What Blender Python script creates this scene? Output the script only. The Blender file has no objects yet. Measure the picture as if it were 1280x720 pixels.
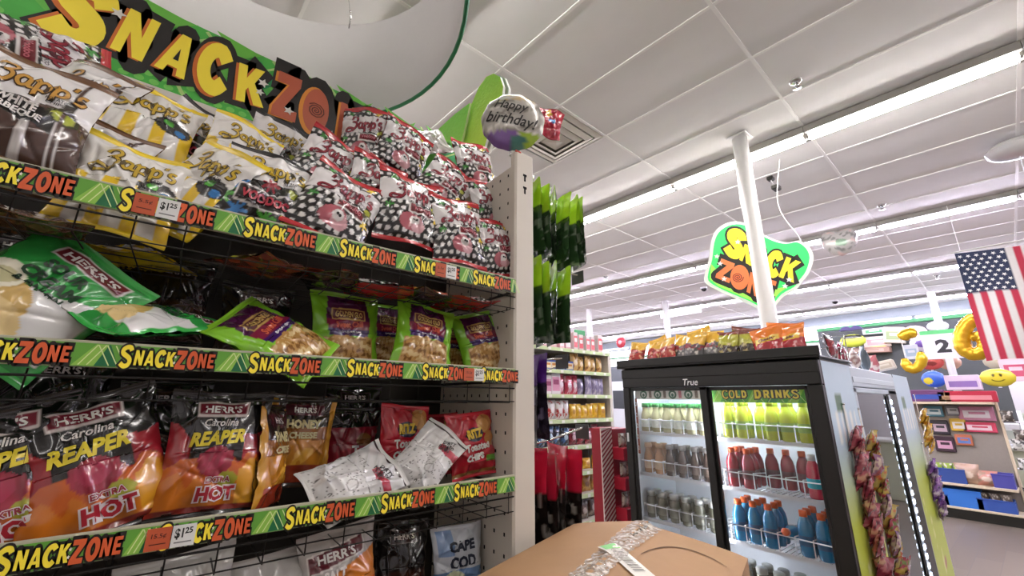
import bpy, math, random
import numpy as np
from mathutils import Matrix, Vector, Euler

# ------------------------------------------------------------------ camera
FPX, PITCH, ROLL, AZ, EYE = 505.0, math.radians(15.35), math.atan2(15, 1840), math.radians(51.7), 1.65
_fh = np.array([math.cos(AZ), math.sin(AZ), 0.0]); _rr = np.array([math.sin(AZ), -math.cos(AZ), 0.0]); _zz = np.array([0, 0, 1.0])
_F = _fh * math.cos(PITCH) + _zz * math.sin(PITCH); _U = -_fh * math.sin(PITCH) + _zz * math.cos(PITCH)
_R = math.cos(ROLL) * _rr + math.sin(ROLL) * _U; _U = -math.sin(ROLL) * _rr + math.cos(ROLL) * _U
CAM = np.array([0.0, 0.0, EYE])
scene = bpy.context.scene
col = scene.collection
cam_data = bpy.data.cameras.new('camera'); cam_data.sensor_width = 36.0; cam_data.lens = 36.0 * FPX / 1280.0
cam_data.clip_start = 0.02; cam_data.clip_end = 100
cam = bpy.data.objects.new('camera', cam_data); col.objects.link(cam)
_m = Matrix.Identity(4)
for i in range(3):
    _m[i][0], _m[i][1], _m[i][2], _m[i][3] = _R[i], _U[i], -_F[i], CAM[i]
cam.matrix_world = _m
scene.camera = cam
scene.view_settings.view_transform = 'Standard'; scene.view_settings.look = 'None'
scene.view_settings.gamma = 1.0; scene.view_settings.use_curve_mapping = False
scene.view_settings.exposure = 0.0
TUBE_POWER = 84.0
world = bpy.data.worlds.new('world'); scene.world = world; world.use_nodes = True
world.node_tree.nodes['Background'].inputs[0].default_value = (0.75, 0.85, 1.0, 1)
world.node_tree.nodes['Background'].inputs[1].default_value = 1.0

def at(px, py, X=None, Y=None, Z=None):
    """point of the place seen at a photo pixel, on a given upright or level plane"""
    d = (px - 640) * _R - (py - 360) * _U + FPX * _F
    if X is not None: k = X / d[0]
    elif Y is not None: k = Y / d[1]
    else: k = (Z - EYE) / d[2]
    return CAM + d * k

# ------------------------------------------------------------------ helpers
def lin(h):
    if isinstance(h, str):
        h = h.lstrip('#'); h = [int(h[i:i + 2], 16) / 255 for i in (0, 2, 4)]
    return tuple((c / 12.92 if c <= .04045 else ((c + .055) / 1.055) ** 2.4) for c in h[:3])

MATS = {}
def mat(name, color='#808080', rough=.5, metal=0.0, emit=0.0, var=.06, scale=30, bump=0.0, trans=0.0, coat=0.0, attr=False, emit_color=None, sheen=0):
    if name in MATS: return MATS[name]
    m = bpy.data.materials.new(name); m.use_nodes = True; nt = m.node_tree; N = nt.nodes; L = nt.links
    b = N['Principled BSDF']; b.inputs['Roughness'].default_value = rough; b.inputs['Metallic'].default_value = metal
    c = lin(color)
    if attr:
        a = N.new('ShaderNodeAttribute'); a.attribute_name = 'Col'; src = a.outputs['Color']
    else:
        r = N.new('ShaderNodeRGB'); r.outputs[0].default_value = (*c, 1); src = r.outputs[0]
    if var or bump:
        tc = N.new('ShaderNodeTexCoord'); nz = N.new('ShaderNodeTexNoise'); nz.inputs['Scale'].default_value = scale
        nz.inputs['Detail'].default_value = 3
        L.new(tc.outputs['Object'], nz.inputs['Vector'])
    if var:
        mr = N.new('ShaderNodeMapRange'); mr.inputs['To Min'].default_value = 1 - var; mr.inputs['To Max'].default_value = 1 + var
        L.new(nz.outputs['Fac'], mr.inputs['Value'])
        mx = N.new('ShaderNodeVectorMath'); mx.operation = 'SCALE'
        L.new(src, mx.inputs[0]); L.new(mr.outputs[0], mx.inputs['Scale']); src = mx.outputs[0]
    L.new(src, b.inputs['Base Color'])
    if bump:
        bp = N.new('ShaderNodeBump'); bp.inputs['Strength'].default_value = bump; bp.inputs['Distance'].default_value = .01
        L.new(nz.outputs['Fac'], bp.inputs['Height']); L.new(bp.outputs[0], b.inputs['Normal'])
    if emit:
        b.inputs['Emission Color'].default_value = (*(lin(emit_color) if emit_color else c), 1); b.inputs['Emission Strength'].default_value = emit
    if trans: b.inputs['Transmission Weight'].default_value = trans
    if coat: b.inputs['Coat Weight'].default_value = coat; b.inputs['Coat Roughness'].default_value = .08
    MATS[name] = m
    return m

def glass_mat(name, tint='#ffffff', gloss=.06, rough=.02):
    if name in MATS: return MATS[name]
    m = bpy.data.materials.new(name); m.use_nodes = True; nt = m.node_tree; N = nt.nodes; L = nt.links
    N.remove(N['Principled BSDF'])
    t = N.new('ShaderNodeBsdfTransparent'); t.inputs[0].default_value = (*lin(tint), 1)
    g = N.new('ShaderNodeBsdfGlossy'); g.inputs['Roughness'].default_value = rough
    fr = N.new('ShaderNodeFresnel'); fr.inputs['IOR'].default_value = 1.45
    mx = N.new('ShaderNodeMixShader'); L.new(fr.outputs[0], mx.inputs[0]); L.new(t.outputs[0], mx.inputs[1]); L.new(g.outputs[0], mx.inputs[2])
    L.new(mx.outputs[0], N['Material Output'].inputs[0])
    MATS[name] = m
    return m

class MB:
    def __init__(s): s.V = []; s.F = []; s.M = []; s.C = []; s.n = 0; s.mats = []; s.S = []
    def mi(s, m):
        if m not in s.mats: s.mats.append(m)
        return s.mats.index(m)
    def add(s, V, F, m, colr=None, smooth=False):
        V = np.asarray(V, float).reshape(-1, 3); k = s.mi(m)
        s.V.append(V); s.C.append(np.ones((len(V), 3)) if colr is None else (np.tile(np.asarray(colr, float), (len(V), 1)) if np.ndim(colr) == 1 else np.asarray(colr, float)))
        n = s.n
        for f in F: s.F.append([int(i) + n for i in f])
        s.M += [k] * len(F); s.S += [smooth] * len(F); s.n += len(V)
    def box(s, lo, hi, m, colr=None, R=None, o=(0, 0, 0)):
        x0, y0, z0 = lo; x1, y1, z1 = hi
        V = np.array([(x0, y0, z0), (x1, y0, z0), (x1, y1, z0), (x0, y1, z0), (x0, y0, z1), (x1, y0, z1), (x1, y1, z1), (x0, y1, z1)], float)
        if R is not None: V = V @ np.array(R).T
        s.add(V + np.array(o), [(0, 3, 2, 1), (4, 5, 6, 7), (0, 1, 5, 4), (1, 2, 6, 5), (2, 3, 7, 6), (3, 0, 4, 7)], m, colr)
    def bbox(s, lo, hi, m, r=.004, colr=None):
        """box with chamfered edges"""
        lo = np.array(lo, float); hi = np.array(hi, float); r = min(r, *((hi - lo) * .45))
        V = []; idx = {}
        for sx in (0, 1):
            for sy in (0, 1):
                for sz in (0, 1):
                    c = [(lo, hi)[k][i] for i, k in enumerate((sx, sy, sz))]; sg = [1 if k == 0 else -1 for k in (sx, sy, sz)]
                    for a in range(3):
                        p = [c[i] + (0 if i == a else sg[i] * r) for i in range(3)]
                        idx[(sx, sy, sz, a)] = len(V); V.append(p)
        F = []
        for a in range(3):
            for k in (0, 1):
                b, c = (a + 1) % 3, (a + 2) % 3; q = []
                for (u, v) in ((0, 0), (1, 0), (1, 1), (0, 1)):
                    t = [0, 0, 0]; t[a] = k; t[b] = u; t[c] = v; q.append(idx[(*t, a)])
                F.append(q if k else q[::-1])
        for a in range(3):
            b, c = (a + 1) % 3, (a + 2) % 3
            for u in (0, 1):
                for v in (0, 1):
                    t0 = [0, 0, 0]; t0[b] = u; t0[c] = v; t1 = list(t0); t1[a] = 1
                    q = [idx[(*t0, b)], idx[(*t1, b)], idx[(*t1, c)], idx[(*t0, c)]]
                    F.append(q if u == v else q[::-1])
        for sx in (0, 1):
            for sy in (0, 1):
                for sz in (0, 1):
                    q = [idx[(sx, sy, sz, a)] for a in range(3)]
                    F.append(q if (sx + sy + sz) % 2 else q[::-1])
        s.add(V, F, m, colr)
    def tube(s, pts, r, m, n=6, closed=False, colr=None, cap=True, smooth=True):
        P = np.asarray(pts, float); k = len(P); V = []
        rs = np.full(k, r) if np.ndim(r) == 0 else np.asarray(r, float)
        up0 = None
        for i in range(k):
            if closed: t = P[(i + 1) % k] - P[i - 1]
            else: t = P[min(i + 1, k - 1)] - P[max(i - 1, 0)]
            t = t / (np.linalg.norm(t) + 1e-12)
            if up0 is None:
                up0 = np.array([0, 0, 1.0]) if abs(t[2]) < .9 else np.array([1.0, 0, 0])
            a = np.cross(t, up0); a /= np.linalg.norm(a) + 1e-12; b = np.cross(a, t); up0 = b
            for j in range(n):
                th = 2 * math.pi * j / n; V.append(P[i] + rs[i] * (a * math.cos(th) + b * math.sin(th)))
        F = []
        for i in range(k if closed else k - 1):
            i2 = (i + 1) % k
            for j in range(n):
                j2 = (j + 1) % n; F.append((i * n + j, i * n + j2, i2 * n + j2, i2 * n + j))
        if cap and not closed: F.append(list(range(n))); F.append([(k - 1) * n + j for j in range(n)][::-1])
        s.add(V, F, m, colr, smooth)
    def lathe(s, prof, m, n=16, o=(0, 0, 0), colr=None, smooth=True, caps=True):
        V = []; k = len(prof)
        for r, z in prof:
            for j in range(n):
                th = 2 * math.pi * j / n; V.append((o[0] + r * math.cos(th), o[1] + r * math.sin(th), o[2] + z))
        F = []
        for i in range(k - 1):
            for j in range(n):
                j2 = (j + 1) % n; F.append((i * n + j, i * n + j2, (i + 1) * n + j2, (i + 1) * n + j))
        if caps: F.append([j for j in range(n)][::-1]); F.append([(k - 1) * n + j for j in range(n)])
        s.add(V, F, m, colr, smooth)
    def prism(s, poly, z0, z1, m, f, side=None, colr=None):
        """extrude a 2-D polygon; f maps (u, v, w) arrays to points"""
        P = np.asarray(poly, float); k = len(P)
        A = f(P[:, 0], P[:, 1], np.full(k, z0)); B = f(P[:, 0], P[:, 1], np.full(k, z1))
        s.add(A, [list(range(k))], m, colr); s.add(B, [list(range(k))[::-1]], m, colr)
        s.add(np.vstack([A, B]), [(i, (i + 1) % k, k + (i + 1) % k, k + i) for i in range(k)], side or m, colr)
    def flat(s, shp, m, f, w=0.0, colr=None):
        V, F = shp; V = np.asarray(V, float)
        s.add(f(V[:, 0], V[:, 1], np.full(len(V), w)), F, m, colr)
    def build(s, name, parent=None, loc=None, rot=None):
        me = bpy.data.meshes.new(name)
        V = np.vstack(s.V); me.from_pydata(V.tolist(), [], s.F)
        for m in s.mats: me.materials.append(m)
        me.polygons.foreach_set('material_index', s.M); me.polygons.foreach_set('use_smooth', s.S)
        a = me.color_attributes.new('Col', 'FLOAT_COLOR', 'POINT')
        C = np.ones((s.n, 4), np.float32); C[:, :3] = np.vstack(s.C); a.data.foreach_set('color', C.ravel())
        me.update()
        return link(name, me, parent, loc, rot)

def link(name, me, parent=None, loc=None, rot=None):
    o = bpy.data.objects.new(name, me); col.objects.link(o)
    if parent is not None: o.parent = parent
    if loc is not None: o.location = tuple(float(v) for v in loc)
    if rot is not None: o.rotation_euler = rot
    return o

def tag(o, label, cat, group=None, kind=None):
    if label: o['label'] = label
    if cat: o['category'] = cat
    if group: o['group'] = group
    if kind: o['kind'] = kind
    return o
def thing(name, label, cat, loc=(0, 0, 0), rot=None, group=None):
    return tag(link(name, None, None, loc, rot), label, cat, group)
def struct(o):
    o['kind'] = 'structure'; return o
def copy_tree(o, parent=None):
    c = o.copy(); col.objects.link(c)
    if parent is not None: c.parent = parent
    for ch in o.children: copy_tree(ch, c)
    return c

# ------------------------------------------------------------------ flat shapes: ribbons, letters, polygons
def smooth_path(P, k=4, closed=False):
    P = np.asarray(P, float); n = len(P); out = []
    for i in range(n if closed else n - 1):
        if closed: p0, p1, p2, p3 = P[i - 1], P[i], P[(i + 1) % n], P[(i + 2) % n]
        else: p0, p1, p2, p3 = P[max(i - 1, 0)], P[i], P[i + 1], P[min(i + 2, n - 1)]
        for j in range(k):
            t = j / k
            out.append(.5 * ((2 * p1) + (-p0 + p2) * t + (2 * p0 - 5 * p1 + 4 * p2 - p3) * t * t + (-p0 + 3 * p1 - 3 * p2 + p3) * t ** 3))
    if not closed: out.append(P[-1])
    return np.array(out)
def ribbon(P, w, closed=False, ext=0.0):
    P = np.asarray(P, float).copy(); n = len(P)
    if not closed and ext:
        d = P[0] - P[1]; P[0] = P[0] + d / np.linalg.norm(d) * ext; d = P[-1] - P[-2]; P[-1] = P[-1] + d / np.linalg.norm(d) * ext
    ws = np.full(n, w) if np.ndim(w) == 0 else np.asarray(w)
    V = []
    for i in range(n):
        a = P[i] - P[i - 1] if (i or closed) else P[1] - P[0]; b = P[(i + 1) % n] - P[i] if (i < n - 1 or closed) else P[-1] - P[-2]
        a = a / (np.linalg.norm(a) + 1e-9); b = b / (np.linalg.norm(b) + 1e-9)
        na = np.array([-a[1], a[0]]); nb = np.array([-b[1], b[0]]); m = na + nb; l = np.linalg.norm(m)
        m = na if l < .2 else m / l
        k = min(1 / max(m.dot(na), .01), 1.9)
        V.append(P[i] + m * ws[i] / 2 * k); V.append(P[i] - m * ws[i] / 2 * k)
    F = [(2 * i, 2 * i + 1, (2 * i + 3) % (2 * n), (2 * i + 2) % (2 * n)) for i in range(n if closed else n - 1)]
    return np.array(V), F
def joinshp(*L):
    V = []; F = []; n = 0
    for v, f in L:
        V.append(np.asarray(v, float)); F += [[i + n for i in q] for q in f]; n += len(v)
    return np.vstack(V), F
def ell(cx, cy, rx, ry, n=20, a0=0, rot=0):
    t = np.linspace(0, 2 * math.pi, n, endpoint=False) + a0; x = rx * np.cos(t); y = ry * np.sin(t); c, s = math.cos(rot), math.sin(rot)
    return np.stack([cx + x * c - y * s, cy + x * s + y * c], 1)
def poly(P): return np.asarray(P, float), [list(range(len(P)))]
def rect(x0, y0, x1, y1): return poly([(x0, y0), (x1, y0), (x1, y1), (x0, y1)])
def star(cx, cy, r, n=5, k=.45, rot=0):
    return poly([(cx + (r if i % 2 == 0 else r * k) * math.sin(rot + i * math.pi / n), cy + (r if i % 2 == 0 else r * k) * math.cos(rot + i * math.pi / n)) for i in range(2 * n)])
def xf(shp, s=1, sx=None, sy=None, rot=0, shear=0, t=(0, 0)):
    V = np.asarray(shp[0], float) * [sx if sx is not None else s, sy if sy is not None else s]
    V = np.stack([V[:, 0] + shear * V[:, 1], V[:, 1]], 1); c, q = math.cos(rot), math.sin(rot)
    return np.stack([V[:, 0] * c - V[:, 1] * q + t[0], V[:, 0] * q + V[:, 1] * c + t[1]], 1), shp[1]
def dense(shp, maxlen):
    """split long edges so a shape can follow a curved surface"""
    import bmesh
    bm = bmesh.new(); vs = [bm.verts.new((v[0], v[1], 0)) for v in shp[0]]
    for f in shp[1]:
        try: bm.faces.new([vs[i] for i in f])
        except ValueError: pass
    bmesh.ops.triangulate(bm, faces=bm.faces[:])
    for _ in range(4):
        E = [e for e in bm.edges if e.calc_length() > maxlen]
        if not E: break
        bmesh.ops.subdivide_edges(bm, edges=E, cuts=1); bmesh.ops.triangulate(bm, faces=bm.faces[:])
    bm.verts.index_update(); bm.verts.ensure_lookup_table()
    V = np.array([v.co[:2] for v in bm.verts]); F = [[v.index for v in f.verts] for f in bm.faces]; bm.free()
    return V, F

_O = [(.33 + .31 * math.cos(t), .5 + .5 * math.sin(t)) for t in np.linspace(0, 2 * math.pi, 18, endpoint=False)]
GLY = {  # stroke letters: list of (points, smooth, closed), width advance
 'S': ([([(.6, .8), (.5, .95), (.3, .97), (.1, .84), (.12, .66), (.32, .54), (.52, .42), (.6, .25), (.5, .06), (.28, .02), (.06, .16)], 1, 0)], .66),
 'N': ([([(.06, 0), (.1, .98), (.54, .02), (.6, 1)], 0, 0)], .66),
 'A': ([([(-.02, 0), (.33, .93), (.68, 0)], 0, 0), ([(.17, .24), (.5, .24)], 0, 0)], .68),
 'C': ([([(.62, .78), (.46, .96), (.22, .9), (.07, .65), (.07, .35), (.22, .1), (.46, .04), (.63, .2)], 1, 0)], .64),
 'K': ([([(.08, 0), (.1, 1)], 0, 0), ([(.58, 1), (.22, .5), (.66, 0)], 0, 0)], .68),
 'Z': ([([(.04, .93), (.6, .93), (.06, .07), (.64, .07)], 0, 0)], .66),
 'O': ([(_O, 0, 1)], .68),
 'E': ([([(.6, .95), (.1, .95), (.08, .05), (.6, .05)], 0, 0), ([(.1, .5), (.5, .5)], 0, 0)], .62),
 'L': ([([(.1, 1), (.08, .05), (.58, .05)], 0, 0)], .58),
 'D': ([([(.08, .04), (.1, .96), (.35, .95), (.58, .75), (.6, .3), (.4, .06)], 0, 1)], .68),
 'R': ([([(.08, 0), (.1, .95), (.45, .95), (.6, .75), (.48, .5), (.12, .46)], 0, 0), ([(.3, .46), (.62, 0)], 0, 0)], .66),
 'I': ([([(.12, 0), (.12, 1)], 0, 0)], .26),
 # script letters of the chip logo
 'z': ([([(.02, .72), (.12, .95), (.36, .98), (.46, .78), (.3, .58), (.16, .52), (.36, .5), (.42, .28), (.24, -.02), (-.2, -.22), (-.42, -.1), (-.3, .08), (.0, .06), (.22, .0)], 1, 0)], .5),
 'a': ([([(.36, .46), (.16, .5), (.05, .26), (.16, .04), (.32, .14), (.38, .46), (.36, .08), (.5, .06)], 1, 0)], .46),
 'p': ([([(.02, .42), (.1, .48), (.1, -.3), (.1, .3), (.26, .5), (.4, .36), (.34, .08), (.16, .06)], 1, 0)], .46),
 "'": ([([(.06, .9), (.02, .66)], 0, 0)], .14),
 's': ([([(.3, .46), (.12, .5), (.08, .34), (.28, .2), (.22, .02), (.02, .06)], 1, 0)], .36),
}
def glyph(ch, w, ext=0.0):
    L = []
    for P, sm, cl in GLY[ch][0]:
        if sm or cl: L.append(ribbon(smooth_path(P, 3, bool(cl)) if sm else np.asarray(P, float), w, bool(cl), ext)); continue
        P = np.asarray(P, float); n = len(P)
        for i in range(n - 1):      # thick straight strokes with rounded corners
            d = (P[i + 1] - P[i]) / np.linalg.norm(P[i + 1] - P[i]); L.append(ribbon([P[i] - d * (ext if i == 0 else 0), P[i + 1] + d * (ext if i == n - 2 else 0)], w))
        for i in range(1, n - 1): L.append(poly(ell(P[i][0], P[i][1], w / 2, w / 2, 10)))
    return joinshp(*L)
SOLID = {
 'N': [(0, 0), (.21, 0), (.21, .52), (.46, 0), (.68, 0), (.68, 1), (.47, 1), (.47, .48), (.22, 1), (0, 1)],
 'A': [(-.04, 0), (.18, 0), (.22, .17), (.46, .17), (.50, 0), (.72, 0), (.46, 1), (.22, 1)],
 'K': [(0, 0), (.23, 0), (.23, .33), (.29, .42), (.46, 0), (.74, 0), (.45, .58), (.7, 1), (.44, 1), (.23, .66), (.23, 1), (0, 1)],
 'Z': [(0, 0), (.68, 0), (.68, .23), (.31, .23), (.68, .8), (.68, 1), (.02, 1), (.02, .77), (.36, .77), (0, .2)],
 'E': [(0, 0), (.6, 0), (.6, .21), (.23, .21), (.23, .4), (.5, .4), (.5, .6), (.23, .6), (.23, .79), (.6, .79), (.6, 1), (0, 1)],
 'L': [(0, 0), (.56, 0), (.56, .23), (.23, .23), (.23, 1), (0, 1)], 'I': [(0, 0), (.23, 0), (.23, 1), (0, 1)],
 'R': [(0, 0), (.23, 0), (.23, .34), (.3, .34), (.42, 0), (.68, 0), (.52, .4), (.64, .55), (.64, .85), (.5, 1), (0, 1)], 'D': [(0, 0), (.4, 0), (.64, .25), (.64, .75), (.4, 1), (0, 1)]}
HOLES = {'A': [(.27, .34), (.41, .34), (.34, .64)], 'R': [(.23, .56), (.38, .56), (.42, .68), (.38, .8), (.23, .8)], 'D': [(.22, .24), (.34, .24), (.41, .38), (.41, .62), (.34, .76), (.22, .76)]}
def body(ch, w): return poly(SOLID[ch]) if ch in SOLID else glyph(ch, w)
def word(txt, w, big=1.25, first_drop=.1, gap=.16, ext=0.0, hole=False):
    """word in bold letters, unit height, first letter bigger; ext > 0 gives the ink outline, hole the counters"""
    x = 0; L = []
    for i, ch in enumerate(txt):
        s = big if i == 0 else 1.0
        if hole:
            if ch in HOLES: L.append(xf(poly(HOLES[ch]), s, t=(x, -first_drop * s if i == 0 else 0)))
        else: L.append(xf(glyph(ch, w / s, ext / s) if ext >= .1 else body(ch, w / s), s, t=(x, -first_drop * s if i == 0 else 0)))
        x += (GLY[ch][1] + gap) * s
    return (joinshp(*L) if L else None), x - gap
_TC = {}
def text(s, bold=.0, sp=1.0):
    """built-in font as a flat shape, unit height, centred in x, baseline 0"""
    k = (s, bold, sp)
    if k in _TC: return _TC[k]
    c = bpy.data.curves.new('t', 'FONT'); c.body = s; c.offset = bold; c.resolution_u = 2; c.align_x = 'CENTER'; c.space_character = sp
    o = bpy.data.objects.new('t', c); col.objects.link(o)
    dg = bpy.context.evaluated_depsgraph_get(); ev = o.evaluated_get(dg); m = ev.to_mesh()
    V = np.array([v.co[:2] for v in m.vertices]); F = [list(p.vertices) for p in m.polygons]; ev.to_mesh_clear()
    bpy.data.objects.remove(o); bpy.data.curves.remove(c)
    V = V / .72
    _TC[k] = (V, F); return _TC[k]
def fit_text(s, w, h, t=(0, 0), bold=.03, rot=0, shear=0):
    V, F = text(s, bold); x0, x1 = V[:, 0].min(), V[:, 0].max(); y0, y1 = V[:, 1].min(), V[:, 1].max()
    U = (V - [(x0 + x1) / 2, (y0 + y1) / 2]) * [w / (x1 - x0), h / (y1 - y0)]
    return xf((U, F), 1, rot=rot, shear=shear, t=t)
def fit_shape(shp, w, h, t=(0, 0), rot=0, shear=0):
    V, F = shp; x0, x1 = V[:, 0].min(), V[:, 0].max(); y0, y1 = V[:, 1].min(), V[:, 1].max()
    U = (V - [(x0 + x1) / 2, (y0 + y1) / 2]) * [w / (x1 - x0), h / (y1 - y0)]
    return xf((U, F), 1, rot=rot, shear=shear, t=t)
def spiral(cx, cy, r, turns=3, w=.02, k=10):
    t = np.linspace(0, turns, int(turns * k)); return ribbon(np.stack([cx + r * t / turns * np.cos(2 * math.pi * t), cy + r * t / turns * np.sin(2 * math.pi * t)], 1), w)

ORDW = ['first', 'second', 'third', 'fourth', 'fifth', 'sixth', 'seventh', 'eighth', 'ninth', 'tenth', 'eleventh', 'twelfth', 'thirteenth', 'fourteenth']
# frequently used colours
K = {}
def P(h, rough=.45): # plain print / paint colour
    return mat('paint_' + h.lstrip('#') + ('' if rough == .45 else '_%d' % (rough * 100)), h, rough, var=.03)
# ------------------------------------------------------------------ the building
CEIL = 4.0
_ex = np.array([math.cos(math.radians(1.6)), math.sin(math.radians(1.6))]); _ey = np.array([math.cos(math.radians(94.5)), math.sin(math.radians(94.5))])
def cp(a, b, z=CEIL):
    p = np.array([3.37, .80]) + a * _ex + b * _ey
    return np.array([p[0], p[1], z])
def obox(mb, a0, a1, b0, b1, z0, z1, m):
    V = [cp(a0, b0, z0), cp(a1, b0, z0), cp(a1, b1, z0), cp(a0, b1, z0), cp(a0, b0, z1), cp(a1, b0, z1), cp(a1, b1, z1), cp(a0, b1, z1)]
    mb.add(V, [(0, 3, 2, 1), (4, 5, 6, 7), (0, 1, 5, 4), (1, 2, 6, 5), (2, 3, 7, 6), (3, 0, 4, 7)], m)

M_wall = mat('wall_paint', '#d9d6d2', .8, var=.03, scale=4)
M_tile = mat('ceiling_tile', '#e6e4e2', .9, var=.03, scale=6, bump=.12)
M_tbar = mat('ceiling_bar', '#f1efec', .5, var=.02)
M_white = mat('white_enamel', '#e9e8e6', .4, var=.02)
M_black = mat('black_plastic', '#15140f', .35, var=.08, scale=12)
M_chrome = mat('chrome', '#c9c9c9', .2, 1.0, var=0)

def floor_mat():
    m = mat('floor_vinyl', '#a58f78', .35, var=.10, scale=3); nt = m.node_tree; N = nt.nodes; L = nt.links
    b = N['Principled BSDF']; br = N.new('ShaderNodeTexBrick'); tc = N.new('ShaderNodeTexCoord')
    br.inputs['Scale'].default_value = 1.0; br.inputs['Brick Width'].default_value = 1.2; br.inputs['Row Height'].default_value = .2
    br.inputs['Mortar Size'].default_value = .004
    br.inputs['Color1'].default_value = (*lin('#7a7063'), 1); br.inputs['Color2'].default_value = (*lin('#6f6559'), 1); br.inputs['Mortar'].default_value = (*lin('#6c655d'), 1)
    L.new(tc.outputs['Object'], br.inputs['Vector']); L.new(br.outputs['Color'], b.inputs['Base Color'])
    return m
mb = MB(); mb.box((-4, -7, -.1), (14.4, 13, 0), floor_mat()); struct(mb.build('floor'))
mb = MB(); mb.box((-4, -7, CEIL + .03), (14.4, 13, CEIL + .15), M_wall); ceiling = struct(mb.build('ceiling'))
# ceiling tiles, each one a piece, and the bars between them
vent_cell = (-2, 1); tile_me = None
for i in range(-12, 18):
    for j in range(-4, 10):
        c = cp(.61 * (i + .5), 1.22 * (j + .5))
        if c[0] > 14.1 or c[0] < -3.8 or c[1] > 12.8 or c[1] < -6.8: continue
        if i < -6 and (i < -9): continue
        if (i, j) == vent_cell:
            t = MB(); obox(t, -1.215, -.615, 1.86, 2.435, CEIL - .004, CEIL + .02, M_tile); t.build('ceiling_tile', ceiling); continue
        if tile_me is None:
            t = MB(); o0 = cp(0, 0)
            hx, hy = _ex * .3, _ey * .605
            q = [(-hx - hy), (hx - hy), (hx + hy), (-hx + hy)]
            V = [(*p, -.004) for p in q] + [(*p, .02) for p in q]
            t.add(V, [(0, 3, 2, 1), (4, 5, 6, 7), (0, 1, 5, 4), (1, 2, 6, 5), (2, 3, 7, 6), (3, 0, 4, 7)], M_tile)
            o = t.build('ceiling_tile', ceiling, c); tile_me = o.data
        else: link('ceiling_tile', tile_me, ceiling, c)
mb = MB()
for i in range(-12, 19): obox(mb, .61 * i - .011, .61 * i + .011, -4.88, 12.2, CEIL - .012, CEIL - .002, M_tbar)
for j in range(-4, 11): obox(mb, -7.3, 10.98, 1.22 * j - .011, 1.22 * j + .011, CEIL - .0125, CEIL - .0025, M_tbar)
mb.build('ceiling_grid', ceiling)
# walls
M_dark = mat('charcoal_wall', '#4b4f4e', .8, var=.05)
M_fascia = mat('grey_fascia', '#8f979c', .6, var=.03)
mb = MB(); mb.box((14.2, -7, 0), (14.4, 13, 3.36), M_wall); mb.box((14.2, -7, 3.76), (14.4, 13, CEIL + .1), M_wall); struct(mb.build('wall_front'))
mb = MB(); mb.box((14.12, -7, 3.76), (14.2, 13, CEIL), M_fascia); struct(mb.build('trim_1'))
mb = MB(); mb.box((14.15, -7, 3.30), (14.2, 13, 3.36), mat('green_band', '#3f8a55', .5)); struct(mb.build('trim_2'))
M_day = mat('window_daylight', '#f4f8ff', .3, emit=3.0, var=0)
M_wframe = P('#7d8488')
for k in range(7):
    y0 = -7 + k * 2.86
    w = MB(); w.box((14.3, y0 + .03, 3.36), (14.32, y0 + 2.83, 3.76), M_day); wo = struct(w.build('window_%d' % (k + 1)))
    w = MB(); w.box((14.22, y0 - .03, 3.36), (14.3, y0 + .03, 3.76), M_wframe); w.build('window_frame', wo)
a = at(763, 440, X=14.18); b = at(788, 466, X=14.18)
w = MB(); w.box((14.16, b[1] - .4, b[2] - .6), (14.19, a[1], a[2]), M_day); wo = struct(w.build('window_8'))
w = MB(); w.box((14.15, b[1] - .46, b[2] - .66), (14.17, b[1] - .4, a[2] + .06), M_wframe); w.box((14.15, a[1], b[2] - .66), (14.17, a[1] + .06, a[2] + .06), M_wframe)
w.box((14.15, b[1] - .4, a[2]), (14.17, a[1], a[2] + .06), M_wframe); w.build('window_frame', wo)
mb = MB(); mb.box((-4, 12.8, 0), (14.4, 13, CEIL + .1), M_wall); struct(mb.build('wall_left'))
mb = MB(); mb.box((-4, -7, 0), (14.4, -6.8, CEIL + .1), M_wall); struct(mb.build('wall_right'))
mb = MB(); mb.box((-4, -7, 0), (-3.8, 13, CEIL + .1), M_wall); struct(mb.build('wall_back'))

# rows of strip lights
M_tube = mat('lamp_tube', '#fffaf7', .3, emit=TUBE_POWER, var=0)
M_tube_far = mat('lamp_tube_far', '#ebe6ff', .3, emit=TUBE_POWER * 1.3, var=0)
M_tube_mid = mat('lamp_tube_mid', '#fffaf7', .3, emit=TUBE_POWER * .30, var=0)
M_tube_dim = mat('lamp_tube_dim', '#fffaf7', .3, emit=TUBE_POWER * .55, var=0)  # same tubes at lower output, to tone down the ceiling beside them
M_hous = mat('lamp_housing', '#98958f', .4, var=.02)
rows = [(-5.49, 'strip light row on the ceiling behind the photographer'), (-2.44, 'strip light row on the ceiling straight above the snack gondola'),
        (.61, 'nearest white strip light row crossing the ceiling behind the steel pole'), (3.66, 'second strip light row, behind the heart balloon'),
        (6.71, 'third strip light row, between the flag top and the hanging sign'), (9.6, 'farthest strip light row, just before the grey front fascia')]
hm = tm = None
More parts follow.
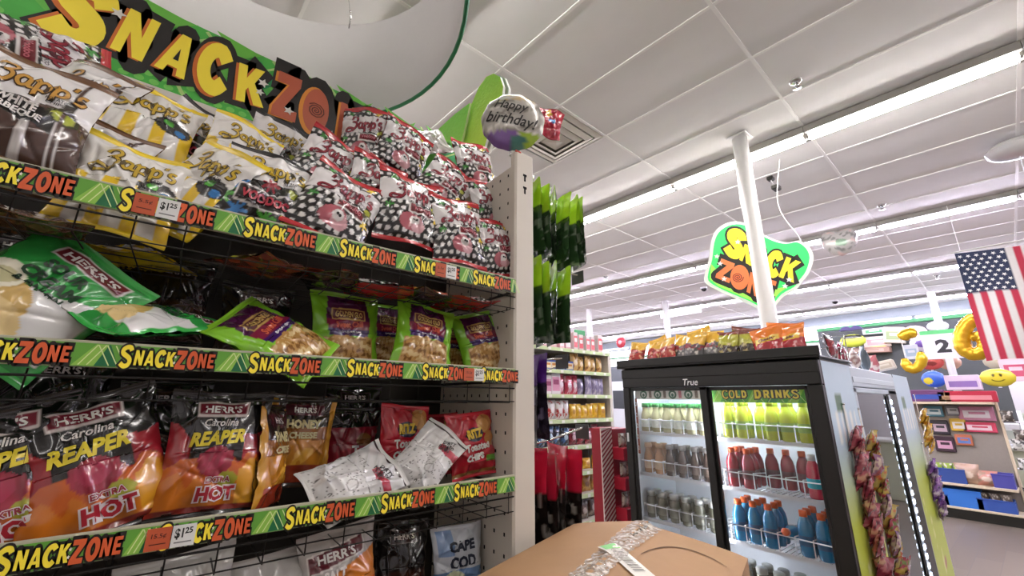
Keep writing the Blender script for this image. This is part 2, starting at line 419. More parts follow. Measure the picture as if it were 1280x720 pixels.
for a0, lab in rows:
    base = cp(a0, 0)
    rt = thing('strip_light_row', lab, 'ceiling light', base, group='rows of ceiling strip lights')
    M_t = M_tube if 0 < a0 < 3 else M_tube_dim if -4 < a0 < 0 else M_tube_mid if a0 < 0 else M_tube_far
    hmesh = None
    for j in range(-4, 9):
        b0 = 1.22 * j; c = cp(a0, b0 + .61) - base
        if hmesh is None:
            def orient(V):
                V = np.asarray(V, float); return np.stack([V[:, 0] * _ex[0] + V[:, 1] * _ey[0], V[:, 0] * _ex[1] + V[:, 1] * _ey[1], V[:, 2]], 1)
            h = MB(); prof = [(-.088, 0), (.088, 0), (.088, -.06), (.084, -.062), (-.084, -.062), (-.088, -.06)]
            V = [(x, y, z - .012) for y in (-.608, .608) for x, z in prof]
            h.add(orient(V), [(5, 4, 3, 2, 1, 0), (6, 7, 8, 9, 10, 11)] + [(i, (i + 1) % 6, 6 + (i + 1) % 6, 6 + i) for i in range(6)], M_hous)
            for y in (-.6, .6):
                for x in (-.032, .032): h.add(orient([(x + dx, y + dy, z) for dx in (-.016, .016) for dy in (-.008, .008) for z in (-.104, -.05)]), [(0, 1, 3, 2), (4, 6, 7, 5), (0, 4, 5, 1), (2, 3, 7, 6), (0, 2, 6, 4), (1, 5, 7, 3)], M_hous)
            ho = h.build('housing', rt, c); hmesh = ho.data
            tmesh = []
            for x in (-.032, .032):
                t = MB(); t.tube([(0, -.58, 0), (0, .58, 0)], .015, M_t, n=8); t.V = [orient(v + [x, 0, -.088]) for v in t.V]
                tmesh.append(t.build('tube', rt, c).data)
        else:
            link('housing', hmesh, rt, c)
            for q in tmesh: link('tube', q, rt, c)

# supply air grille in the ceiling
vt = thing('ceiling_vent', 'square white air diffuser set in the ceiling tiles', 'air vent', cp(-.915, 1.54))
M_vent = mat('vent_paint', '#c9c3b8', .5, var=.04)
for k, (r0, r1, z0, z1) in enumerate([(.30, .25, -.006, -.018), (.235, .185, -.02, -.04), (.17, .12, -.03, -.052), (.10, .0, -.04, -.055)]):
    g = MB(); q = []
    for r, z in ((r0, z0 + .02), (r0, z0), (r1, z1), (r1, z1 + .004)):
        q += [(*(sx * r * _ex + sy * r * _ey), z) for sx, sy in ((-1, -1), (1, -1), (1, 1), (-1, 1))]
    F = [(4 * i + j, 4 * i + (j + 1) % 4, 4 * i + 4 + (j + 1) % 4, 4 * i + 4 + j) for i in range(3) for j in range(4)]
    if r1 == 0: F = F[:8]
    g.add(q, F, M_vent); g.build('vent_ring' if r1 else 'vent_cone', vt)
g = MB(); q = [(*(sx * .3 * _ex + sy * .3 * _ey), .012) for sx, sy in ((-1, -1), (1, -1), (1, 1), (-1, 1))]; g.add(q, [(0, 1, 2, 3)], mat('vent_dark', '#7a746a', .8)); g.build('vent_back', vt)

# sprinkler heads, cameras and small ceiling fittings
def sprinkler(px, py, label):
    p = at(px, py, Z=CEIL - .03)
    t = thing('sprinkler_head', label, 'sprinkler', (p[0], p[1], CEIL - .012), group='ceiling sprinklers')
    m = MB(); m.lathe([(.045, 0), (.045, -.006), (.03, -.018), (.02, -.02)][::-1], M_chrome, 14); m.build('escutcheon', t)
    m = MB(); m.lathe([(.028, -.062), (.03, -.058), (.01, -.055), (.012, -.02)], M_chrome, 12)
    m.tube([(-.016, 0, -.02), (-.02, 0, -.045), (-.006, 0, -.058)], .003, M_chrome); m.tube([(.016, 0, -.02), (.02, 0, -.045), (.006, 0, -.058)], .003, M_chrome); m.build('deflector', t)
sprinkler(995, 104, 'chrome sprinkler head on the near ceiling, before the first light row')
sprinkler(1102, 258, 'chrome sprinkler head right of the heart balloon, before the second light row')
sprinkler(1171, 345, 'small sprinkler head on the ceiling left of the flag')
sprinkler(757, 347, 'small sprinkler head on the ceiling right of the green hanging pouches')
def dome(px, py, label, r=.06):
    p = at(px, py, Z=CEIL - .06)
    t = thing('dome_camera', label, 'security camera', (p[0], p[1], CEIL - .012), group='ceiling dome cameras')
    m = MB(); m.lathe([(r * 1.1, -.03), (r * 1.15, 0)], M_white, 16); m.build('mount', t)
    m = MB(); m.lathe([(.002, -.03 - r), (r * .5, -.03 - r * .86), (r * .86, -.03 - r * .5), (r, -.03)], M_black, 16); m.build('lens_dome', t)
dome(880, 362, 'black dome camera on the far ceiling left of the hanging sign')
dome(1044, 378, 'small black dome camera on the ceiling below the heart balloon')

# steel columns
def column(x, y, r, label, z1=CEIL, z0=0, plate=True, m=M_white):
    t = thing('support_pole', label, 'pole', (x, y, z0))
    q = MB(); q.lathe([(r, 0), (r, z1 - z0 - .012)], m, 20); q.build('shaft', t)
    if plate:
        q = MB(); q.bbox((-r * 1.35, -r * 1.35, z1 - z0 - .024), (r * 1.35, r * 1.35, z1 - z0 - .0121), m, .003); q.build('ceiling_plate', t)
        q = MB(); q.bbox((-r * 1.35, -r * 1.35, 0), (r * 1.35, r * 1.35, .015), m, .003); q.build('base_plate', t)
    return t
pp = at(924, 172, Z=CEIL - .01)
column(pp[0], pp[1], .062, 'white steel pole standing behind the cold drinks cooler')
p = at(831, 376, Z=CEIL); column(p[0], p[1], .07, 'far white pole rising behind the red chip bags on the cooler')
p = at(736, 386, Z=CEIL); column(p[0], p[1], .07, 'far white pole above the pink boxed candy shelf')
# ------------------------------------------------------------------ snack gondola on the left
GX0, GX1, GY0, GY1 = -.72, .80, .90, 1.36
SHELF_Z = [1.990, 1.728, 1.455, 1.165]
M_steel = mat('beige_steel', '#cfc8bc', .5, var=.05, scale=8)
M_hole = mat('slot_dark', '#0d0c0b', .9, var=0)
M_wire = mat('dark_wire', '#1c1a18', .4, .3, var=0)
gon = thing('shelving_unit', 'tall beige steel gondola holding the chip bags on the left', 'shelving', (0, GY1, 0))
def G(m, name, parent=None): return m.build(name, parent or gon, (0, -GY1, 0) if parent is None else None)
# end panel with rows of peg holes, front post with key slots
m = MB(); m.bbox((.735, GY0 + .03, .02), (.775, GY1, 2.40), M_steel, .003)
z = 2.37
while z > 1.0:
    for k in range(9):
        y = .955 + k * .045
        m.box((.7343, y - .003, z - .0045), (.7349, y + .003, z + .0045), M_hole)
    z -= .0508
G(m, 'end_panel')
m = MB(); m.bbox((.722, GY0, .0), (.80, GY0 + .03, 2.44), M_steel, .006)
for zz in (2.345, 2.30):
    m.box((.757, GY0 - .0006, zz - .012), (.764, GY0 - .0001, zz + .012), M_hole); m.box((.753, GY0 - .0006, zz + .006), (.768, GY0 - .0001, zz + .014), M_hole)
G(m, 'front_post')
m = MB(); m.bbox((.722, GY0 - .0005, 2.43), (.745, GY0 + .004, 2.437), P('#b8402c'), .001); G(m, 'red_sticker')
m = MB(); m.bbox((GX0, GY0 + .03, 0), (GX0 + .04, GY1, 2.40), M_steel, .003); G(m, 'end_panel')
m = MB(); m.bbox((GX0, GY1 - .02, .1), (GX1, GY1, 2.42), mat('back_board', '#2e2a26', .7, var=.08), .002); G(m, 'back_panel')  # near-black colour holds the deep shade between the shelves
m = MB(); m.bbox((GX0, GY0 + .05, 0), (GX1, GY1, .12), M_steel, .004); G(m, 'base')
m = MB(); m.bbox((GX0, GY1 - .1, 2.40), (GX1 - .02, GY1, 2.425), M_steel, .003); G(m, 'top_rail')

GR1, GR2, GRd, LINE = '#5f9e35', '#8cbf4a', '#13663b', '#d4e3a0'
def strip_pattern(mb, x0, x1, z0, z1, f, clipx):
    """green zig-zag label print between two words: chevrons of light and dark green with pale lines"""
    h = z1 - z0; xm = (x0 + x1) / 2; e = min(h * .8, (x1 - x0) * .45)
    mb.flat(poly([(x0, z0), (xm, z0), (xm + e * .5, z1), (x0 + e, z1)]), P(GR2), f, .0006)
    mb.flat(poly([(xm + e * .55, z1), (xm, z0), (x1, z0), (x1, z0 + h * .2), (x1 - e * .5, z1)]), P(GRd), f, .0007)
    for t in (.3, .68): q = x0 + (xm - x0) * t; mb.flat(ribbon([(q, z0 + .001), (q + e * .75, z1 - .001)], .0014), P(LINE), f, .0009)
    for t in (.0, .4, .8): q = xm + (x1 - xm) * t; mb.flat(ribbon([(q + h * .5, z0 + .001), (q, z1 - .001)], .0014), P(LINE), f, .0009)
YEL, ORG, INK = '#f8e23c', '#cf5a2c', '#17140f'
def snack_logo(mb, f, x, z, W, H, w0=.001, colY=YEL, colO=ORG):
    """SNACK ZONE in one line, fitted in a W by H box with its lower left corner at x, z"""
    (b1, l1) = word('SNACK', .31, 1.3, .08, .2, ); (o1, _) = word('SNACK', .58, 1.3, .08, .2, ext=.16); (h1, _) = word('SNACK', 0, 1.3, .08, .2, hole=True)
    (b2, l2) = word('ZONE', .31, 1.3, .12, .2); (o2, _) = word('ZONE', .58, 1.3, .12, .2, ext=.16)
    T = l1 + l2 + .12; s = W / T; sy = H / 1.22
    for shp, dx, c, w in ((o1, 0, INK, w0), (o2, l1 + .12, INK, w0), (b1, 0, colY, w0 + .0006), (b2, l1 + .12, colO, w0 + .0006), (h1, 0, INK, w0 + .0012)):
        mb.flat(xf(shp, 1, sx=s, sy=sy, t=(x + dx * s, z + .08 * sy)), P(c), f, w)
    for ox, oz in ((l1 + .02, .35), (l1 + .05, .75)): mb.flat(xf(star(0, 0, .13), 1, sx=s, sy=sy, t=(x + ox * s, z + oz * sy)), P('#e8e6da'), f, w0 + .0012)

def price_tag(parent, x, z, txt, left, h=.034):
    f = lambda u, v, w: np.stack([u, GY0 - GY1 - .0075 - w, v], 1)
    m = MB(); m.prism([(x, z), (x + .03, z), (x + .03, z + h), (x, z + h)], 0, .0012, P('#b9532f'), f)
    m.flat(fit_text(left, .018, .008, (x + .015, z + h * .62), .02), P('#5b2415'), f, .0014)
    m.flat(rect(x + .005, z + h * .25, x + .025, z + h * .3), P('#5b2415'), f, .0014)
    m.build('sale_tag', parent)
    m = MB(); x2 = x + .031; m.prism([(x2, z), (x2 + .03, z), (x2 + .03, z + h), (x2, z + h)], 0, .0012, P('#dcdcd8'), f)
    m.flat(fit_text('$1', .011, .016, (x2 + .009, z + h * .6), .03), P('#15140f'), f, .0014); m.flat(fit_text('25', .010, .009, (x2 + .021, z + h * .72), .03), P('#15140f'), f, .0014)
    m.flat(rect(x2 + .004, z + h * .18, x2 + .026, z + h * .24), P('#777'+'777'), f, .0014)
    m.build('price_tag', parent)

strips = [ # start x of each printed name, names width
    (1.990, [-.318, -.135, .042, .221, .398, .571], .128, [(-.119, '5.5¢'), (.455, '5.5¢')]),
    (1.728, [-.262, -.085, .090, .266, .439, .606], .122, [(.552, '15.5¢')]),
    (1.455, [-.332, -.152, .012, .188, .365, .539], .122, [(-.004, '15.5¢')]),
    (1.165, [-.30, -.12, .06, .24, .42, .58], .122, [])]
SHELVES = []
for si, (zs, starts, W, tags) in enumerate(strips):
    hz = .040 if si == 0 else .035
    m = MB(); zf = zs - .085; y0, y1 = GY0 - GY1 + .004, -.03
    for k in range(8): m.tube([(GX0 + .05, y0 + (y1 - y0) * k / 7, zf), (.733, y0 + (y1 - y0) * k / 7, zf)], .0014, M_wire, 5)
    for k in range(21):
        x = GX0 + .06 + k * .0685
        m.tube([(x, y0 + .002, zs - .04), (x, y0 + .002, zf - .003), (x, y1, zf - .003)], .0013, M_wire, 5)
    m.tube([(GX0 + .05, y0, zs - .05), (.733, y0, zs - .05)], .0021, M_wire, 5)
    for x in (GX0 + .042, .731): m.tube([(x, y0, zs - .03), (x, y1, zs - .03)], .004, M_wire, 5)
    sh = m.build('wire_shelf', gon); SHELVES.append(sh)
    # label strip with its printed pattern
    f = lambda u, v, w: np.stack([u, GY0 - GY1 - .006 - w, v], 1)
    m = MB(); m.bbox((GX0 + .03, GY0 - GY1 - .006, zs - hz - .001), (.721, GY0 - GY1 + .002, zs + .004), P('#a8a68f'), .0012)
    m.flat(rect(GX0 + .03, zs - hz, .72, zs), P(GR1), f, .0004)
    prev = GX0 + .03
    for x in starts + [.76]:
        x0, x1 = prev + .003, min(x - .003, .718)
        if x1 - x0 > .012: strip_pattern(m, x0, x1, zs - hz + .001, zs - .001, f, None)
        prev = x + W
    for x in starts:
        wv = min(W, .722 - x)
        if wv < W * .8:
            (b1, l1) = word('SNACK', .24, 1.25, .06, .14); (o1, _) = word('SNACK', .46, 1.25, .06, .14, ext=.1); s = wv * .9 / l1
            for shp, c, w in ((o1, INK, .001), (b1, YEL, .0016)): m.flat(xf(shp, 1, sx=s, sy=hz * .7, t=(x, zs - hz * .85)), P(c), f, w)
        else: snack_logo(m, f, x, zs - hz * .93, W, hz * .84)
    st = m.build('label_strip', sh)
    for x, left in tags: price_tag(sh, x, zs - hz + .001, '1.25', left, hz - .004)

# header board above the shelves
HY = 1.30
hd = thing('header_sign', 'long green header board with yellow and orange lettering atop the gondola', 'sign', (0, HY, 2.42))
f = lambda u, v, w: np.stack([u, -w, v - 2.42], 1)
m = MB(); m.prism([(-.80, 2.42), (.70, 2.42), (.715, 2.50), (.70, 2.665), (-.80, 2.705)], -.008, 0, P('#46ae40'), f, side=P('#9a8f70')); m.build('board', hd)
m = MB()
# pattern: darker green top triangles, lighter dots below, pale diagonal lines
m.flat(rect(-.795, 2.425, .695, 2.445), P('#46b038'), f, .001)
m.flat(rect(-.795, 2.445, .695, 2.53), P('#44ab3e'), f, .0008)
for k in range(9):
    x = -.78 + k * .17
    m.flat(poly([(x, 2.70), (x + .06, 2.63), (x + .13, 2.69 - .0 * k), (x + .12, 2.698 - .0045 * k)]), P('#68bb40'), f, .0008)
    m.flat(poly([(x + .05, 2.62), (x + .12, 2.545), (x + .17, 2.60), (x + .12, 2.66)]), P('#23904f'), f, .0009)
    m.flat(poly([(x + .13, 2.60), (x + .2, 2.54), (x + .26, 2.60), (x + .19, 2.665)]), P('#60b844'), f, .0007)
    m.flat(ribbon([(x - .02, 2.68), (x + .13, 2.52)], .009), P('#a9cf7a'), f, .0012)
    m.flat(ribbon([(x + .17, 2.68 - .004 * k), (x + .05, 2.56)], .007), P('#a9cf7a'), f, .0013)
    m.flat(ribbon([(x + .10, 2.505), (x + .135, 2.45)], .009), P('#a9cf7a'), f, .0013)
    for q in range(5):
        for r in range(3):
            m.flat(poly(ell(x + .012 + q * .03 + (r % 2) * .015, 2.458 + r * .021, .0105, .0085, 10)), P('#70c454'), f, .0011)
m.build('green_pattern', hd)
m = MB()
LET = [('S', -.418, -.300, 2.492, 2.655), ('N', -.300, -.212, 2.505, 2.645), ('A', -.208, -.126, 2.500, 2.636), ('C', -.124, -.046, 2.500, 2.640), ('K', -.040, .05, 2.498, 2.626),
       ('Z', .055, .150, 2.492, 2.655), ('O', .146, .236, 2.488, 2.640), ('N', .250, .340, 2.488, 2.638), ('E', .350, .430, 2.488, 2.632)]
for i, (ch, x0, x1, z0, z1) in enumerate(LET):
    c = YEL if i < 5 else '#b55a3c'; tilt = [-.12, -.1, -.12, 0, .08, .0, 0, 0, 0][i]
    cc = ((x0 + x1) / 2, (z0 + z1) / 2); sx, sz = (x1 - x0), (z1 - z0)
    for lay, (wd, ex, cl, w) in enumerate(((.70, .16, INK, .002), (.42, .08, '#c96a22' if i < 5 else '#d98a2a', .0028), (.36, .05, c, .0034))):
        if ch == 'O' and lay:
            g = poly(ell(.33, .5, .46 - (.05 if lay == 2 else 0), .6 - (.05 if lay == 2 else 0), 26))
        else: g = glyph(ch, wd, ex) if lay == 0 or ch not in SOLID else body(ch, wd)
        sh_ = (-.007, -.003) if lay == 1 else (0, 0)
        m.flat(xf((np.asarray(g[0]) - [.33, .5], g[1]), 1, sx=sx * 1.06, sy=sz * 1.0, rot=tilt, t=(cc[0] + sh_[0], cc[1] + sh_[1])), P(cl), f, w + i * .00012)
        if lay == 2 and ch in HOLES: m.flat(xf((np.asarray(HOLES[ch]) - [.33, .5], [list(range(len(HOLES[ch])))]), 1, sx=sx * 1.06, sy=sz * 1.0, rot=tilt, t=cc), P(INK), f, .0046)
    if ch == 'O': m.flat(spiral(cc[0], cc[1], .028, 3.4, .0032), P('#5b2a1c'), f, .0052)
for (x, z, r) in ((-.297, 2.615, .017), (.036, 2.585, .016), (.032, 2.55, .013), (.115, 2.525, .016), (.245, 2.5, .014)): m.flat(star(x, z, r, rot=.2), P('#d8d6cc'), f, .0058)
m.build('lettering', hd)

# round drum banner hung under the ceiling
drum = thing('hanging_drum_sign', 'large white drum banner with a green rim hanging above the header board', 'sign', (-.1, 1.24, 2.9))
M_drum = mat('drum_fabric', '#d5d3d2', .7, var=.02)
R0 = .70; n = 64; m = MB(); V = []; F = []
for r, z in ((R0, .012), (R0, .55), (R0 - .004, .55), (R0 - .004, .012)):
    V += [(r * math.cos(2 * math.pi * k / n), r * math.sin(2 * math.pi * k / n), z) for k in range(n)]
for q in range(4):
    F = [(q * n + k, q * n + (k + 1) % n, ((q + 1) % 4) * n + (k + 1) % n, ((q + 1) % 4) * n + k) for k in range(n)]
    m.add(V, F, mat('drum_green', '#1f7a4d', .45) if q == 0 else M_drum, smooth=True)
m.build('fabric_band', drum)
m = MB(); m.tube([((R0 + .002) * math.cos(2 * math.pi * k / n), (R0 + .002) * math.sin(2 * math.pi * k / n), .008) for k in range(n)], .008, mat('drum_green', '#1f7a4d', .45), 8, closed=True); m.build('bottom_rim', drum)
m = MB(); m.tube([((R0 - .002) * math.cos(2 * math.pi * k / n), (R0 - .002) * math.sin(2 * math.pi * k / n), .55) for k in range(n)], .003, M_drum, 6, closed=True); m.build('top_rim', drum)
for ang in (50, 170, 290):
    x, y = (R0 - .003) * math.cos(math.radians(ang)), (R0 - .003) * math.sin(math.radians(ang))
    m = MB(); m.tube([(x, y, .53), (x, y, .6), (x * .98, y * .98, .63)], .004, M_chrome, 6); m.tube([(x * .98, y * .98, .62), (x * .6, y * .6, CEIL - 2.9 - .012)], .0012, M_chrome, 5); m.build('hanging_wire', drum)

# lime foam sign standing at the end of the gondola
lm = thing('foam_board_sign', 'lime green foam board sign with white edges beside the header board', 'sign', at(612, 180, X=.84))
def pix_poly(pts, X, o): return [(at(px, py, X=X)[1] - o[1], at(px, py, X=X)[2] - o[2]) for px, py in pts]
o = at(612, 180, X=.84)
f2 = lambda u, v, w: np.stack([w, u, v], 1)
m = MB(); m.prism(pix_poly([(572, 186), (581, 150), (598, 110), (608, 96), (617, 92), (625, 96), (629, 108), (627, 125), (615, 150), (604, 190)], .84, o), 0, .012, mat('lime_foam', '#bedd42', .7, bump=.3, scale=60), f2, side=P('#e9ebe4')); m.build('tall_board', lm)
m = MB(); m.prism(pix_poly([(578, 186), (586, 150), (604, 108), (614, 96), (622, 93), (630, 97), (635, 110), (633, 128), (622, 152), (610, 190)], .856, o), .02, .032, P('#c9ccc6'), f2, side=P('#e9ebe4')); m.build('back_board', lm)
m = MB(); m.prism(pix_poly([(536, 186), (548, 165), (570, 145), (590, 130), (586, 150), (577, 190)], .83, o), -.022, -.012, mat('green_foam', '#8fcf38', .7, bump=.3, scale=60), f2, side=P('#d7e6a8')); m.build('low_board', lm)
# ------------------------------------------------------------------ chip bags
M_film = mat('printed_film', '#ffffff', .22, 0.0, attr=True, var=.03, scale=40, coat=.7)
M_silver = mat('silver_film', '#b9b7b4', .25, .75, var=.08, scale=40)
def colr(h): return np.array(lin(h))
class Art:
    def __init__(s, U, V, base): s.U, s.V = U, V; s.C = np.tile(colr(base), (U.size, 1)).reshape(U.shape + (3,))
    def put(s, mask, c): s.C[mask] = colr(c); return s
    def mix(s, k, c): k = np.clip(k, 0, 1)[..., None]; s.C = s.C * (1 - k) + colr(c) * k; return s
def noise2(U, V, seed, f=3.0):
    r = np.random.RandomState(seed); o = np.zeros_like(U)
    for k in range(6):
        a = r.uniform(0, 6.28); w = f * (1 + k * .6); o += np.sin((U * math.cos(a) + V * math.sin(a)) * w + r.uniform(0, 6.28)) / (1 + k * .5)
    return o / 3
def dots(U, V, n=9.0, r=.3, asp=1.3):
    a = U * n; b = V * n * asp; row = np.floor(b); a = a + .5 * (row % 2)
    return (a - np.floor(a) - .5) ** 2 + (b - row - .5) ** 2 < r * r
def ellm(U, V, cx, cy, rx, ry): return ((U - cx) / rx) ** 2 + ((V - cy) / ry) ** 2 < 1

def art_polka(U, V, A):
    A.put(V > -9, '#161312'); A.put(dots(U, V, 4.6, .31), '#d9d6d2')
    for k, (x, y, c) in enumerate([(-.6, .7, '#3f8a3a'), (.5, .78, '#d8b93a'), (-.75, -.2, '#3f8a3a'), (.78, -.3, '#d8b93a'), (.1, .82, '#3f8a3a')]):
        th = np.arctan2(V - y, U - x); A.put((U - x) ** 2 + ((V - y) * 1.3) ** 2 < (.10 + .05 * np.cos(5 * th)) ** 2, c)
    n = .03 * np.sin(U * 5)
    A.put((V > .0 + .05 * U + n) & (V < .62 + .05 * U + n), '#dbd7d6')
    A.put(ellm(U, V, -.05, -.52, .36, .22), '#a85862'); A.put(ellm(U, V, .15, -.58, .22, .16), '#cf9fa4'); A.put(ellm(U, V, .06, -.47, .15, .11), '#e2dcd8')
    A.put((abs(U - .28) < .44) & (abs(V + .16) < .125), '#cfcac6'); A.put((abs(U - .28) < .39) & (abs(V + .16) < .095), '#6b1822')
    A.put((U > .62) & (abs(V - .02) < .16) & (U < .86), '#4a4326'); A.put(ellm(U, V, .72, .05, .1, .09), '#a3a83a')
    A.put(V > .84, '#b3252c'); A.put(V < -.9, '#8c1c24')
def art_white(U, V, A, brown=True):
    A.put(V > -9, '#d9d6d3'); base = '#4a342c' if brown else '#1a1816'
    A.put(V < .02 + .04 * np.sin(U * 4), base)
    if brown:
        for x in (-.75, -.3, .18, .62): A.put((abs(U - x) < .07) & (V < -.0), '#cfcac6')
        A.put((abs(U + .05) < .6) & (abs(V + .2 + .15 * U) < .15), '#14120f')
    else:
        for k, (x, y, c) in enumerate([(-.6, -.25, '#2f6fa8'), (.1, -.75, '#4fa53a'), (.62, -.7, '#d8c93a'), (-.5, -.75, '#2f6fa8'), (.0, -.05, '#9c2733'), (-.85, -.5, '#4fa53a'), (.85, -.05, '#4fa53a')]):
            th = np.arctan2(V - y, U - x); A.put((U - x) ** 2 + ((V - y) * 1.3) ** 2 < (.16 + .08 * np.cos(7 * th)) ** 2, c)
        A.put((abs(U - .0) < .68) & (abs(V + .4 + .05 * np.cos(U * 3)) < .2), '#cfcac6'); A.put((abs(U - .0) < .63) & (abs(V + .4 + .05 * np.cos(U * 3)) < .165), '#22100f')
    A.put(ellm(U, V, .62, -.06, .24, .16), '#3a3a1c'); A.put(ellm(U, V, .62, -.08, .17, .11), '#a2ab36'); A.put(abs(U - .62) < .03, base) if brown else None
    A.put((V > .02) & (V < .3) & (abs(U - .62) < .08), '#3a3530') if brown else None
    A.put(V > .89, '#7a5a3a' if brown else '#1a1816'); A.put(V < -.9, base)
def art_yellow(U, V, A):
    A.put(V > -9, '#d9d6cf'); st = (np.floor((U + 1.0) / .29) % 2 == 0)
    A.put(st & (V < .1 + .06 * np.sin(3 * U)), '#e0bb28'); A.put((abs(V + .62) < .05) & (abs(U) < .45), '#e6e2d6')
    A.put(ellm(U, V, .55, .02, .4, .22), '#262421'); A.put(ellm(U, V, .72, -.05, .12, .1), '#2f6fa8'); A.put(ellm(U, V, .45, .1, .1, .08), '#4fa53a')
    A.put(V > .885, '#e3c62c'); A.put(V < -.9, '#d6b22a')
def art_green(U, V, A):
    A.put(V > -9, '#2f9440'); A.put((V < .0 + .35 * U) & (V > -.75), '#d3d2cf'); A.put(ellm(U, V, -.3, -.42, .55, .4), '#c7a661'); A.put(ellm(U, V, -.1, -.6, .5, .28), '#d9bf85'); A.put(ellm(U, V, -.55, -.05, .35, .25), '#e3dfc8')
    A.put(ellm(U, V, -.5, -.05, .22, .14), '#b9b48a'); A.put((V < -.72), '#2f8f3f'); A.put((abs(U) > .93), '#38a447')
    A.put((V > .56) & (V < .82) & (abs(U - .1) < .62), '#d8d2cc'); A.put((V > .59) & (V < .79) & (abs(U - .1) < .58), '#6a1f26'); A.put(V > .89, '#3aa548')
def art_popcorn(U, V, A):
    A.put(V > -9, '#7fbf2b'); w = .62 + .05 * np.sin(V * 5)
    A.put((abs(U) < w) & (V > -.1), '#4a1640'); A.put((abs(U) < w) & (V > -.12) & (V < .12), '#3a1a5c'); A.put((abs(U) < w) & (V > .1) & (V < .32), '#7a1f3a')
    A.put((abs(U) < .5) & (abs(V - .47 + .06 * U * U) < .14), '#c2a05a'); A.put((abs(U) < .46) & (abs(V - .47 + .06 * U * U) < .11), '#5a2a30')
    n = noise2(U, V, 5, 16); A.put((abs(U) < .78) & (V < -.12 + .06 * noise2(U, V, 9, 8)), '#b58a4d')
    A.put((abs(U) < .76) & (V < -.16) & (n > .25), '#dcc189'); A.put((abs(U) < .76) & (V < -.16) & (n < -.3), '#7d5426'); A.put(V < -.88, '#9acb3a'); A.put(V > .9, '#8ccb33')
def art_reaper(U, V, A):
    A.put(V > -9, '#100d0e'); n = .16 * noise2(U, V, 3, 5)
    A.put(V < .05 + n + .35 * abs(U), '#8f1c26'); A.put((V < -.2 + n * 1.6) , '#b8571c'); A.put((V < -.5 + n * 1.8), '#c06c1e'); A.put((V < -.3 + n * 1.6) & (U > .5), '#cf9326'); A.put((abs(U) < .55) & (V < .2) & (V > -.18 + n), '#17110f')
    A.put(ellm(U, V, .0, -.15, .36, .26), '#8e2236'); A.put(ellm(U, V, -.03, -.12, .24, .18), '#a22c48')
    A.put((V > .58) & (V < .82) & (abs(U - .0) < .5), '#c9bcb6'); A.put((V > .61) & (V < .79) & (abs(U) < .46), '#6d1a28')
    A.put(ellm(U, V, .3, -.45, .2, .12), '#9a9a2a'); A.put(V < -.82, '#7c2318')
def art_honey(U, V, A):
    A.put(V > -9, '#b5761f'); A.put(V > .25, '#241611'); A.put((V > .55) & (V < .8) & (abs(U) < .6), '#4a1420'); A.put((V > .0) & (V < .3), '#8d5418')
    n = noise2(U, V, 8, 7); A.put((V < -.2) & (n > .2), '#cf9a34'); A.put((V < -.55), '#8c2f18'); A.put((abs(U) > .82), '#c08a2c')
def art_ritz(U, V, A):
    A.put(V > -9, '#b0182a'); A.put(ellm(U, V, .55, .6, .36, .30), '#b5763a'); A.put(ellm(U, V, .5, .55, .28, .22), '#cf9550'); A.put(ellm(U, V, .75, .1, .3, .24), '#b5763a')
    A.put(ellm(U, V, .0, .3, .40, .22), '#151b3d'); A.put((U > .42) & (U < .9) & (abs(V + .5) < .1), '#5f9a2f'); A.put(V < -.8, '#9a6a3a'); A.put(V > .9, '#c12334')
def art_dirty(U, V, A):
    A.put(V > -9, '#cfcdcb'); A.put((V > .3) & (V < .5) & (U > .1), '#b03a4a'); n = noise2(U, V, 12, 12)
    A.put((abs(n) < .03) & (V < .3), '#5a5654'); A.put(ellm(U, V, .3, -.3, .2, .12), '#8d8986'); A.put(ellm(U, V, .3, -.3, .16, .09), '#d6d4d2'); A.put(V > .85, '#3c2e2e')
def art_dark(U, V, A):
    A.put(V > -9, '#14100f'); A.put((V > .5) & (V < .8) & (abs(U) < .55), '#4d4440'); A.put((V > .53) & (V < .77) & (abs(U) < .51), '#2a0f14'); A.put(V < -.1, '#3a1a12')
def art_darkred(U, V, A):
    A.put(V > -9, '#7d1524'); A.put(V > .45, '#14100f'); A.put(ellm(U, V, .4, .1, .3, .2), '#7a4a22')
def art_herrorange(U, V, A):
    A.put(V > -9, '#a8a29c'); A.put(V < .28 + .2 * U, '#c9772a'); A.put(V < -.1, '#b5561f'); A.put((abs(V - .55 - .1 * U) < .17) & (abs(U + .1) < .75), '#d3ccc6'); A.put((abs(V - .55 - .1 * U) < .14) & (abs(U + .1) < .71), '#5c1a24')
def art_capecod(U, V, A):
    A.put(V > -9, '#bfc4cc'); A.put(V < -.1, '#5f7fa8'); A.put(ellm(U, V, -.3, -.4, .5, .3), '#c9cfae'); A.put(V < -.6, '#6a8a5a'); A.put((V > .3) & (abs(U + .55) < .3), '#7f9ac2')
def art_grey(U, V, A):
    A.put(V > -9, '#a9a6a1'); A.put((V > .2) & (V < .45) & (abs(U) < .5), '#8f8b86'); A.put(V < -.3, '#77726c')
def art_redyel(U, V, A):
    A.put(V > -9, '#a82a24'); A.put(V > .35 + .1 * noise2(U, V, 2, 5), '#d9a62e'); n = noise2(U, V, 21, 9); A.put((n > .35) & (V < .3), '#d8a07a'); A.put((n < -.45) & (V < .3), '#5e1216')
def art_greyyel(U, V, A):
    A.put(V > -9, '#5d5a5c'); A.put(V > .25 + .1 * noise2(U, V, 3, 5), '#d9a92c'); n = noise2(U, V, 22, 9); A.put((n > .35) & (V < .2), '#b9b0a8'); A.put((abs(V - .05) < .16) & (n > -.2), '#8a2f3a')
